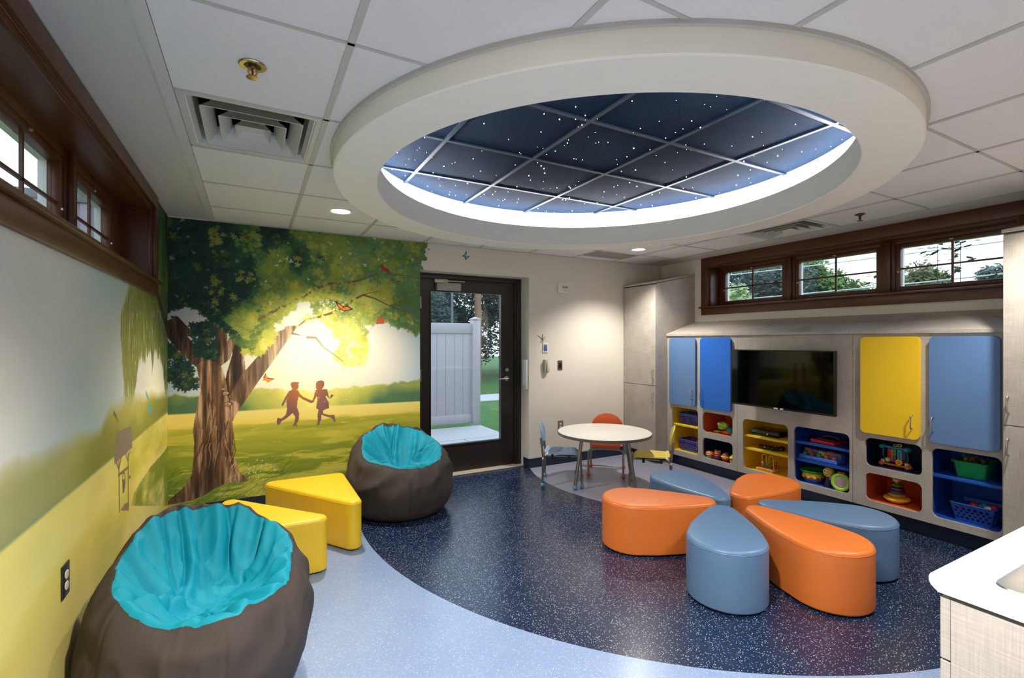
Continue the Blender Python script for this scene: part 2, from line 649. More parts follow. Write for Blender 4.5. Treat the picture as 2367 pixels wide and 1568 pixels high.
obj('edge_flange', ring_mesh([(RO, ZC + 0.001), (RO + 0.014, ZC + 0.001), (RO + 0.014, ZC - 0.016), (RO, ZC - 0.016)]), M_TBAR, sof, angle=30, label='thin white metal flange around the soffit')

# ---- star ceiling
star = thing('star_ceiling', 'dark blue tiled ceiling with tiny star lights inside the round soffit', 'star ceiling', (RCX, RCY, 2.60))
navy_tile = mat('midnight_blue_tile', (9, 30, 56), 0.9, 0, 0.4, 260, 1.0, 220, 0.15)
bm = bmesh.new()
bmesh.ops.create_circle(bm, cap_ends=True, segments=120, radius=1.474)
bmesh.ops.transform(bm, matrix=Matrix.Translation((0, 0, 0.008)), verts=bm.verts[:])
obj('tile_field', bm, navy_tile, star, smooth=False)
g_m = mat('dark_blue_grid', (18, 38, 62), 0.5, 0, 0.05, 30)
for k in range(5):
    x = 1.01 + 0.6 * (k - 0) - RCX
    x = [1.01, 1.613, 2.213, 2.813, 3.2][k] - RCX if k < 4 else None
    if x is None:
        continue
    d = math.sqrt(max(0, 1.472 ** 2 - x * x))
    obj('grid_bar', box(x - 0.012, x + 0.012, -d, d, -0.004, 0.006), g_m, star, smooth=False)
for y in (1.47, 2.08, 2.69, 3.30):
    y -= RCY
    d = math.sqrt(max(0, 1.472 ** 2 - y * y))
    obj('grid_bar', box(-d, d, y - 0.012, y + 0.012, -0.0035, 0.0055), g_m, star, smooth=False)
s_m = emit('star_point', (0.88, 0.94, 1.0), 14.0)
sr = random.Random(11)
pts = []
while len(pts) < 250:
    a, r = sr.uniform(0, 2 * math.pi), 1.44 * math.sqrt(sr.random())
    pts.append((r * math.cos(a), r * math.sin(a), sr.choice([0.0011, 0.0014, 0.0016, 0.0018, 0.0022, 0.0030])))
pts.sort(key=lambda p: -p[2])
sb = sphere((0, 0, 0), 1.0, n=8)
first = obj('star_light', sb, s_m, star, label='tiny white star light')
for i, (x, y, r) in enumerate(pts[:100]):
    o = first if i == 0 else first.copy()
    if i:
        C.objects.link(o)
        o.parent = star
    o.location = (x, y, -0.001)
    o.scale = (r, r, r)
bm = bmesh.new()
for x, y, r in pts[100:]:
    sphere((x, y, -0.001), r, n=6, bm=bm)
tag(obj('star_light_field', bm, s_m, star), 'many smaller star lights', kind='stuff')
tag(obj('led_strip', ring_mesh([(1.452, 2.428), (1.466, 2.428), (1.466, 2.416), (1.452, 2.416)], 120), emit('led_white', (1.0, 0.975, 0.94), LED_STRENGTH)),
    'white led strip light hidden in the cove of the round soffit', 'strip light')
bpy.data.objects['led_strip'].location = (RCX, RCY, 0)

# ---- baseboards
bm = bmesh.new()
box(XL, XL + 0.008, YR, YB, 0, 0.102, bm=bm)
tag(obj('baseboard_left', bm, M_NAVYB, smooth=False), 'navy vinyl base along the left wall', 'baseboard', kind='structure')
bm = bmesh.new()
box(XL, DX0, YB - 0.008, YB, 0, 0.102, bm=bm)
box(DX1, XF, YB - 0.008, YB, 0, 0.102, bm=bm)
box(DX1 - 0.008, DX1, YB - 0.008, YB + 0.11, 0, 0.102, bm=bm)
tag(obj('baseboard_back', bm, M_NAVYB, smooth=False), 'navy vinyl base along the far wall', 'baseboard', kind='structure')

# ---- clerestory joinery: s = direction from the room to the outside (-1 left, +1 right)
def joinery(n_trim, side, xw, s, y0, y1, z1, glass_x, panes, win_no, cw0=0.09, cw1=0.09):
    """wood casing, sill and deep reveal; then one window per pane"""
    X = lambda d: xw + s * d                          # d > 0 is into the wall
    def bxx(d0, d1, *a, **k):
        return box(min(X(d0), X(d1)), max(X(d0), X(d1)), *a, **k)
    t = thing(f'trim_{n_trim}', f'dark stained wood casing and sill around the {side} clerestory windows', 'window casing', kind='structure')
    top = min(z1 + 0.1, ZC - 0.002)
    obj('head_casing', bxx(-0.022, 0.0, y0 - cw0, y1 + cw1, z1, top, bev=0.004), M_WOOD, t)
    for ya, yb in ((y0 - cw0, y0), (y1, y1 + cw1)):
        obj('side_casing', bxx(-0.022, 0.0, ya, yb, 1.80, z1, bev=0.004), M_WOODV, t)
    obj('apron', bxx(-0.020, 0.0, y0 - cw0, y1 + cw1, 1.708, 1.788, bev=0.003), M_WOOD, t)
    obj('sill', bxx(-0.042, 0.17, y0 - cw0 - 0.02, y1 + cw1 + 0.02, 1.788, 1.806, bev=0.004) if False else
        join(bxx(-0.042, 0.0, y0 - cw0 - 0.02, y1 + cw1 + 0.02, 1.788, 1.806, bev=0.004), bxx(-0.002, 0.165, y0, y1, 1.7985, 1.806)), M_WOOD, t)
    obj('head_jamb', bxx(0.0, 0.17, y0 + 0.013, y1 - 0.013, z1 - 0.014, z1 + 0.001), M_WOOD, t)
    for ya, yb in ((y0 - 0.001, y0 + 0.014), (y1 - 0.014, y1 + 0.001)):
        obj('side_jamb', bxx(0.0, 0.17, ya, yb, 1.80, z1), M_WOODV, t)
    # bead along the room edge of the reveal
    bm = bmesh.new()
    for z in (z1 - 0.02,):
        join(bm, bxx(0.004, 0.018, y0 + 0.014, y1 - 0.014, z, z + 0.008, bev=0.002))
    for y in (y0 + 0.014, y1 - 0.022):
        join(bm, bxx(0.004, 0.018, y, y + 0.008, 1.806, z1 - 0.012, bev=0.002))
    obj('edge_bead', bm, M_WOOD, t)
    # mullion frame in the depth of the reveal
    pz0, pz1 = 1.868, 2.197
    edges = [y0 + 0.014] + sum([[a, b_] for a, b_ in panes], []) + [y1 - 0.014]
    for i in range(0, len(edges), 2):
        ya, yb = edges[i], edges[i + 1]
        inner = i not in (0, len(edges) - 2)
        bm = bxx(0.17 - 0.01, 0.235, ya + 0.035 if i else ya, yb - 0.035 if i < len(edges) - 2 else yb, 1.80, z1 - 0.0, bev=0.004)
        if inner:
            join(bm, bxx(0.135, 0.165, ya + 0.062, yb - 0.062, 1.806, z1 - 0.014, bev=0.005))
        obj('mullion', bm, M_WOODV, t)
    for k, (ya, yb) in enumerate(panes):
        bm = bxx(0.165, 0.235, ya - 0.04, yb + 0.04, pz1 + 0.035, z1, bev=0.004)
        join(bm, bxx(0.165, 0.235, ya - 0.04, yb + 0.04, 1.80, pz0 - 0.035, bev=0.004))
        obj('head_and_foot_frame', bm, M_WOOD, t)
        wdw = thing(f'window_{win_no + k}', f'small four light clerestory window, {("first", "second", "third")[k]} from the far corner on the {side} wall', 'window',
                    (glass_x, (ya + yb) / 2, (pz0 + pz1) / 2), kind='structure')
        hy, hz = (yb - ya) / 2, (pz1 - pz0) / 2
        def wx(d0, d1, *a, **kk):
            return box(min(s * d0, s * d1), max(s * d0, s * d1), *a, **kk)
        bm = bmesh.new()
        for a in ((-hy - 0.036, -hy, -hz - 0.036, hz + 0.036), (hy, hy + 0.036, -hz - 0.036, hz + 0.036), (-hy, hy, -hz - 0.036, -hz), (-hy, hy, hz, hz + 0.036)):
            join(bm, wx(-0.025, 0.02, *a, bev=0.005))
        obj('sash', bm, M_WOOD, wdw)
        bm = bmesh.new()
        for a in ((-hy - 0.03, -hy, -hz - 0.03, hz + 0.03), (hy, hy + 0.03, -hz - 0.03, hz + 0.03), (-hy, hy, -hz - 0.03, -hz), (-hy, hy, hz, hz + 0.03)):
            join(bm, wx(0.02, 0.050, *a))
        obj('exterior_frame', bm, M_WHITEP, wdw, smooth=False, label='white outer frame')
        obj('pane', wx(0.003, 0.007, -hy, hy, -hz, hz), glass('window_glass'), wdw, smooth=False)
        bm = wx(-0.010, 0.001, -0.008, 0.008, -hz, hz)
        join(bm, wx(-0.010, 0.001, -hy, hy, -0.02, -0.006))
        obj('muntin', bm, M_WOOD, wdw, smooth=False)
        obj('latch', join(wx(-0.036, -0.025, -0.012, 0.012, hz + 0.01, hz + 0.022, bev=0.002), wx(-0.032, -0.025, hy + 0.006, hy + 0.02, -0.045, -0.035)), M_NICKEL, wdw, label='small metal latch')
joinery(3, 'left', XL, -1, LWY0, LWY1, LWZ1, -0.775, [(1.29 + 0.1, 1.97), (2.14, 2.82), (2.99, 3.67)][::1], 1, cw1=0.078)
joinery(4, 'right', XR, 1, RWY0, RWY1, RWZ1, 4.872, [(1.32, 2.0), (2.18, 2.86), (3.035, 3.715)], 4, cw1=0.094)
# the windows are counted from the far corner
for base, side in ((1, 'left'), (4, 'right')):
    for k, wd in enumerate(('third', 'second', 'first')):
        bpy.data.objects[f'window_{base + k}']['label'] = f'small four light clerestory window, {wd} from the far corner on the {side} wall'

# ---- door
M_DOOR = mat('dark_bronze_paint', (38, 32, 29), 0.38, 0, 0.08, 20)
DY = YB + 0.17
door = thing('door_1', 'dark bronze glazed door in the far wall beside the tree mural', 'door', (DX0, DY, 0), kind='structure')
W = DX1 - DX0
bm = bmesh.new()
box(0, 0.052, 0, 0.12, 0, DZ1, 0.004, bm=bm)
box(W - 0.052, W, 0, 0.12, 0, DZ1, 0.004, bm=bm)
box(0.05, W - 0.05, 0, 0.12, DZ1 - 0.052, DZ1, 0.004, bm=bm)
box(0.05, 0.066, 0.03, 0.09, 0, DZ1 - 0.05, bm=bm)
box(W - 0.08, W - 0.05, 0.012, 0.09, 0, DZ1 - 0.05, bm=bm)
box(0.05, W - 0.05, 0.03, 0.09, DZ1 - 0.066, DZ1 - 0.05, bm=bm)
obj('door_frame', bm, M_DOOR, door)
gx0, gx1, gz0, gz1 = 1.621 - DX0, 2.434 - DX0, 0.310, 1.920
lx0, lx1, lz0, lz1 = 0.068, W - 0.082, 0.012, DZ1 - 0.068
bm = bmesh.new()
box(lx0, gx0, 0.03, 0.074, lz0, lz1, bm=bm)
box(gx1, lx1, 0.03, 0.074, lz0, lz1, bm=bm)
box(gx0, gx1, 0.03, 0.074, lz0, gz0, bm=bm)
box(gx0, gx1, 0.03, 0.074, gz1, lz1, bm=bm)
for a in ((gx0 - 0.014, gx0, gz0 - 0.014, gz1 + 0.014), (gx1, gx1 + 0.014, gz0 - 0.014, gz1 + 0.014), (gx0, gx1, gz0 - 0.014, gz0), (gx0, gx1, gz1, gz1 + 0.014)):
    box(a[0], a[1], 0.022, 0.03, a[2], a[3], bm=bm)
leaf = obj('door_leaf', bm, M_DOOR, door, smooth=False)
obj('glass_pane', box(gx0, gx1, 0.05, 0.056, gz0, gz1), glass('door_glass', (0.95, 0.97, 0.97)), door, smooth=False)
lev = lathe([(0.0, 0), (0.03, 0), (0.03, 0.006), (0.024, 0.012), (0.012, 0.014), (0.011, 0.05), (0, 0.05)], 24)
xform(lev, Matrix.Translation((2.505 - DX0, 0.03, 0.985)) @ Matrix.Rotation(R(90), 4, 'X'))
tube([(2.505 - DX0, -0.018, 0.985), (2.45 - DX0, -0.02, 0.986), (2.40 - DX0, -0.014, 0.984)], [0.011, 0.0095, 0.008], 10, bm=lev)
obj('lever_handle', lev, M_NICKEL, door, label='brushed nickel lever handle')
lk = lathe([(0.0, 0), (0.022, 0), (0.022, 0.006), (0.016, 0.012), (0, 0.012)], 24)
xform(lk, Matrix.Translation((2.512 - DX0, 0.03, 1.080)) @ Matrix.Rotation(R(90), 4, 'X'))
box(2.512 - DX0 - 0.002, 2.512 - DX0 + 0.002, 0.0165, 0.02, 1.073, 1.087, bm=lk)
obj('deadbolt', lk, M_NICKEL, door, label='round nickel lock cylinder')
cl = box(1.668 - DX0, 1.935 - DX0, -0.03, 0.03, 1.932, 2.012, 0.006)
obj('closer_body', cl, mat('aluminium_paint', (168, 164, 158), 0.4, 0.6, 0.03, 30), door, label='silver door closer box')
ar = tube([(1.75 - DX0, 0.0, 2.012), (1.75 - DX0, 0.0, 2.034)], 0.012, 12)
join(ar, box(1.74 - DX0, 1.985 - DX0, -0.012, 0.012, 2.026, 2.038, 0.003))
join(ar, box(1.655 - DX0, 1.80 - DX0, 0.0, 0.03, 2.012, 2.05, 0.003))
obj('closer_arm', ar, M_NICKEL, door, label='silver closer arm')
obj('threshold', box(0, W, -0.075, 0.12, 0.0005, 0.014, 0.004), mat('pale_threshold', (206, 196, 178), 0.5, 0.2, 0.05, 30), door, label='pale metal threshold strip')
bm = bmesh.new()
for z in (0.3, 1.05, 1.8):
    cyl((0.066, 0.02, z - 0.06), (0.066, 0.02, z + 0.06), 0.008, bm=bm)
obj('hinge', bm, M_NICKEL, door)

# ================================================================== OUTSIDE
tag(obj('ground', join(box(-14, 26, YB + WT + 0.001, 40, -0.2, -0.05), join(box(XR + WT + 0.001, 26, -14, YB + WT, -0.2, -0.05), box(-14, XL - WT - 0.001, -14, YB + WT, -0.2, -0.05))),
        mat('lawn_green', (72, 112, 48), 0.9, 0, 0.4, 14, 0.6, 60), smooth=False), 'green lawn outside the door', 'lawn', kind='structure')
M_CONC = mat('concrete_walk', (196, 196, 194), 0.8, 0, 0.08, 12, 0.2, 150)
bm = bmesh.new()
for x0, x1, y0, y1 in ((0.2, 3.36, 6.36, 7.3), (0.2, 2.66, 4.86, 6.345), (2.675, 3.6, 4.86, 6.345)):
    box(x0, x1, y0, y1, -0.06, -0.005, 0.004, bm=bm)
tag(obj('path', bm, M_CONC), 'pale concrete walk outside the glazed door', 'path', kind='structure')
tag(obj('street_path', box(2.5, 14, 10.4, 11.6, -0.06, -0.03), M_CONC, smooth=False), 'pale concrete walk crossing the lawn', 'path', kind='structure')
fence = thing('vinyl_fence', 'grey vinyl privacy fence panel outside the glazed door', 'fence', (3.25, 7.42, -0.02))
M_VINYL = mat('grey_vinyl', (186, 178, 184), 0.5, 0, 0.03, 10)
bm = bmesh.new()
k = -3.2
while k < -0.02:
    box(k, k + 0.148, -0.012, 0.012, 0.16, 1.58, 0.004, bm=bm)
    k += 0.152
obj('board_panel', bm, M_VINYL, fence)
obj('top_rail', box(-3.2, 0, -0.03, 0.03, 1.55, 1.72, 0.006), M_VINYL, fence)
obj('bottom_rail', box(-3.2, 0, -0.03, 0.03, 0.05, 0.20, 0.006), M_VINYL, fence)
obj('post', box(0, 0.135, -0.065, 0.065, 0.0, 1.78, 0.005), M_VINYL, fence)
obj('post_cap', join(box(-0.012, 0.147, -0.077, 0.077, 1.78, 1.80, 0.004), cyl((0.0675, 0, 1.80), (0.0675, 0, 1.83), 0.1, 0.02, 4)), M_VINYL, fence, smooth=False)
# ribbed metal wall seen in the far left window
sd = thing('ribbed_wall', 'pale ribbed metal wall seen through the far left window', 'outside wall', (-2.6, 5.75, -0.05))
bm = bmesh.new()
for k in range(18):
    box(k * 0.11, k * 0.11 + 0.075, -0.02, 0.01, 0, 2.72, 0.006, bm=bm)
box(0, 1.98, 0, 0.06, 0, 2.72, bm=bm)
obj('ribbed_panel', bm, mat('mauve_grey_metal', (168, 158, 166), 0.55, 0, 0.05, 8), sd)
obj('coping', box(-0.02, 2.0, -0.04, 0.08, 2.72, 2.80, 0.005), mat('coping_grey', (120, 122, 126), 0.5, 0, 0.03, 8), sd)
# trees
def leaf_mat(name, a, b_):
    m = mat(name, a, 0.7, 0, 0.0, 1)
    t = m.node_tree
    mx = [n for n in t.nodes if n.bl_idname == 'ShaderNodeMix'][0]
    mx.inputs[6].default_value = lin(a) + (1,)
    mx.inputs[7].default_value = lin(b_) + (1,)
    nz = [n for n in t.nodes if n.bl_idname == 'ShaderNodeTexNoise'][0]
    nz.inputs['Scale'].default_value = 3.2
    return m
LM = [leaf_mat('blue_green_needles', (40, 58, 50), (98, 120, 114)), leaf_mat('bright_green_leaves', (48, 88, 32), (132, 164, 84)), leaf_mat('olive_leaves', (64, 80, 38), (138, 142, 88)),
      leaf_mat('pale_tip_leaves', (120, 150, 96), (206, 222, 160))]
M_BARK = mat('tree_bark', (84, 70, 58), 0.9, 0, 0.2, 12)
def tree(name, label, x, y, h, w_, lm, n=2600, leaf=0.11, seed=1, lo=0.12, cat='tree'):
    r = random.Random(seed)
    t = thing(name, label, cat, (x, y, -0.05), group='trees outside the windows')
    clumps = []
    for _ in range(46):
        z = lo + (1 - lo) * r.random() ** 0.9
        a, q = r.uniform(0, 6.283), math.sqrt(r.random())
        ww = w_ * (math.sin(math.pi * min(0.97, 0.22 + 0.76 * z)) ** 0.7) if z < 0.98 else 0.1
        clumps.append((q * ww * math.cos(a), q * ww * math.sin(a), z * h, w_ * r.uniform(0.2, 0.36)))
    vs_, fs = [], []
    for i in range(n):
        cx, cy, cz, cr_ = clumps[i % len(clumps)]
        d = Vector((r.gauss(0, 1), r.gauss(0, 1), r.gauss(0, 0.8))).normalized() * cr_ * r.uniform(0.5, 1.05)
        p = Vector((cx, cy, cz)) + d
        u = Vector((r.gauss(0, 1), r.gauss(0, 1), r.gauss(0, 1))).normalized()
        v = u.orthogonal().normalized()
        s = leaf * r.uniform(0.6, 1.3)
        k = len(vs_)
        vs_ += [p - u * s, p + v * s * 0.5, p + u * s, p - v * s * 0.5]
        fs.append((k, k + 1, k + 2, k + 3))
    me = bpy.data.meshes.new('crown')
    me.from_pydata([tuple(v) for v in vs_], [], fs)
    me.materials.append(LM[lm])
    o = bpy.data.objects.new('crown', me)
    o['kind'] = 'stuff'
    C.objects.link(o)
    o.parent = t
    b = tube([(0, 0, 0), (0.03 * w_, 0.02, h * 0.35), (-0.02 * w_, 0, h * 0.85)], [0.05 * w_ + 0.03, 0.04 * w_ + 0.02, 0.015], 10)
    obj('trunk', b, M_BARK, t)
    return t
for i, a in enumerate([
    ('dense_tree', 'dense blue green tree filling the window nearest the far corner', 10.4, 8.6, 5.6, 2.2, 0, 36000, 0.065),
    ('dense_tree', 'tall blue green tree left behind the fence seen through the door', 4.3, 17.2, 8.0, 2.6, 0, 36000, 0.085),
    ('dense_tree', 'tall grey green tree right of the pole seen through the door', 9.9, 17.6, 8.0, 2.6, 0, 36000, 0.085),
    ('dense_tree', 'blue green tree at the left edge of the second right window', 14.2, 8.7, 4.4, 1.3, 0, 16000, 0.06),
    ('leafy_tree', 'bright green rounded tree in the middle right window', 12.6, 6.8, 3.5, 1.05, 1, 20000, 0.055),
    ('leafy_tree', 'low bright green tree at the right end of the middle window', 15.2, 6.95, 2.95, 0.8, 1, 12000, 0.05),
    ('leafy_tree', 'olive tree in the left half of the nearest right window', 12.6, 4.75, 2.9, 0.95, 2, 16000, 0.05),
    ('leafy_tree', 'low blue green tree in the right half of the nearest window', 14.4, 4.2, 2.9, 0.95, 0, 16000, 0.05),
    ('leafy_tree', 'pale green shrub in the lower corner of the far right window', 7.25, 5.35, 2.42, 0.45, 3, 2500, 0.035),
    ('dense_tree', 'dark tree beyond the fence on the left of the door view', 0.2, 17.8, 6.2, 1.5, 0, 9000, 0.07),
    ('leafy_tree', 'grey green tree beyond the lawn right of the post', 13.8, 21.5, 6.0, 1.9, 0, 14000, 0.08),
    ('dense_tree', 'broad grey green tree directly behind the utility pole', 7.6, 21.5, 8.4, 2.8, 0, 36000, 0.09),
]):
    tree(*a, seed=20 + i)
def sapling(x, y, h, seed, label):
    r = random.Random(seed)
    t = thing('sapling', label, 'sapling', (x, y, -0.05), group='saplings outside the right windows')
    obj('stem', tube([(0, 0, 0), (0.02, 0.01, h * 0.5), (0.0, 0, h)], [0.006, 0.005, 0.003], 6), M_BARK, t)
    b = bmesh.new()
    for k in range(34):
        z = h * r.uniform(0.84, 1.02)
        a = r.uniform(0, 6.28)
        q = r.uniform(0.05, 0.2)
        p = Vector((q * math.cos(a), q * math.sin(a), z + r.uniform(-0.03, 0.06)))
        u = Vector((math.cos(a), math.sin(a), r.uniform(-0.6, 0.3))).normalized() * r.uniform(0.055, 0.09)
        s = u.cross(Vector((0, 0, 1))).normalized() * 0.034
        vv = [b.verts.new(p + q_) for q_ in (-u, s - u * 0.2, u, -s - u * 0.2)]
        b.faces.new(vv)
    obj('leaf_cluster', b, mat('sapling_leaf', (48, 74, 62), 0.6, 0, 0.2, 9), t, smooth=False)['kind'] = 'stuff'
sapling(7.6, 2.74, 2.66, 3, 'thin leafy sapling left of the glazing bar in the nearest right window')
sapling(7.6, 2.52, 2.66, 4, 'thin leafy sapling behind the glazing bar in the nearest right window')
sapling(7.6, 3.40, 2.42, 5, 'thin leafy sapling at the right edge of the middle right window')
sapling(7.6, 2.20, 2.30, 6, 'short leafy sapling at the right end of the nearest right window')
pole = thing('utility_pole', 'brown wooden utility pole beyond the fence seen through the door', 'utility pole', (6.9, 15.2, -0.05))
obj('pole_shaft', tube([(0, 0, 0), (0, 0, 8.2)], [0.13, 0.10], 12), mat('weathered_pole', (150, 116, 92), 0.85, 0, 0.15, 10), pole)
obj('crossarm', box(-1.1, 1.1, -0.06, 0.06, 7.4, 7.52), mat('weathered_pole', (150, 116, 92)), pole)
for i in range(3):
    sp = thing('signal_post', ('slim grey post left of the utility pole behind the fence', 'pale steel post behind the fence right of the door glass', 'yellow guy wire marker beyond the lawn')[i], 'post',
               ((5.55, 14.2, -0.05), (8.9, 13.2, -0.05), (8.6, 15.8, -0.05))[i])
    obj('post_shaft', cyl((0, 0, 0), (0.0 if i < 2 else 0.25, 0, (6.0, 1.4, 2.2)[i]), 0.04), mat('post_steel' if i < 2 else 'post_yellow', (110, 112, 118) if i < 2 else (206, 168, 70), 0.5), sp)
M_WIRE = mat('overhead_wire', (206, 210, 214), 0.4, 0.2)
for i, (x, y0, y1, z0, z1) in enumerate(((8.0, 16, -6, 3.9, 3.25), (8.1, 16, -6, 3.2, 2.8), (8.2, 16, -6, 2.5, 2.6), (8.3, 16, -6, 4.6, 4.1))):
    o = obj('overhead_wire', tube([(x, y0 + (y1 - y0) * k / 12, z0 + (z1 - z0) * k / 12 - 0.35 * math.sin(math.pi * k / 12)) for k in range(13)], 0.009, 6), M_WIRE)
    tag(o, ('second highest', 'second lowest', 'lowest', 'highest')[i] + ' overhead wire crossing the right windows', 'wire', 'overhead wires')
for i, (z0, z1) in enumerate(((3.6, 3.2), (4.4, 4.6), (4.0, 3.4))):
    o = obj('overhead_wire', tube([(-2 + 16 * k / 12, 13.3 + i * 0.2, z0 + (z1 - z0) * k / 12 - 0.3 * math.sin(math.pi * k / 12)) for k in range(13)], 0.011, 6), M_WIRE)
    tag(o, ('lowest', 'highest', 'middle')[i] + ' overhead wire seen above the fence through the door', 'wire', 'overhead wires')
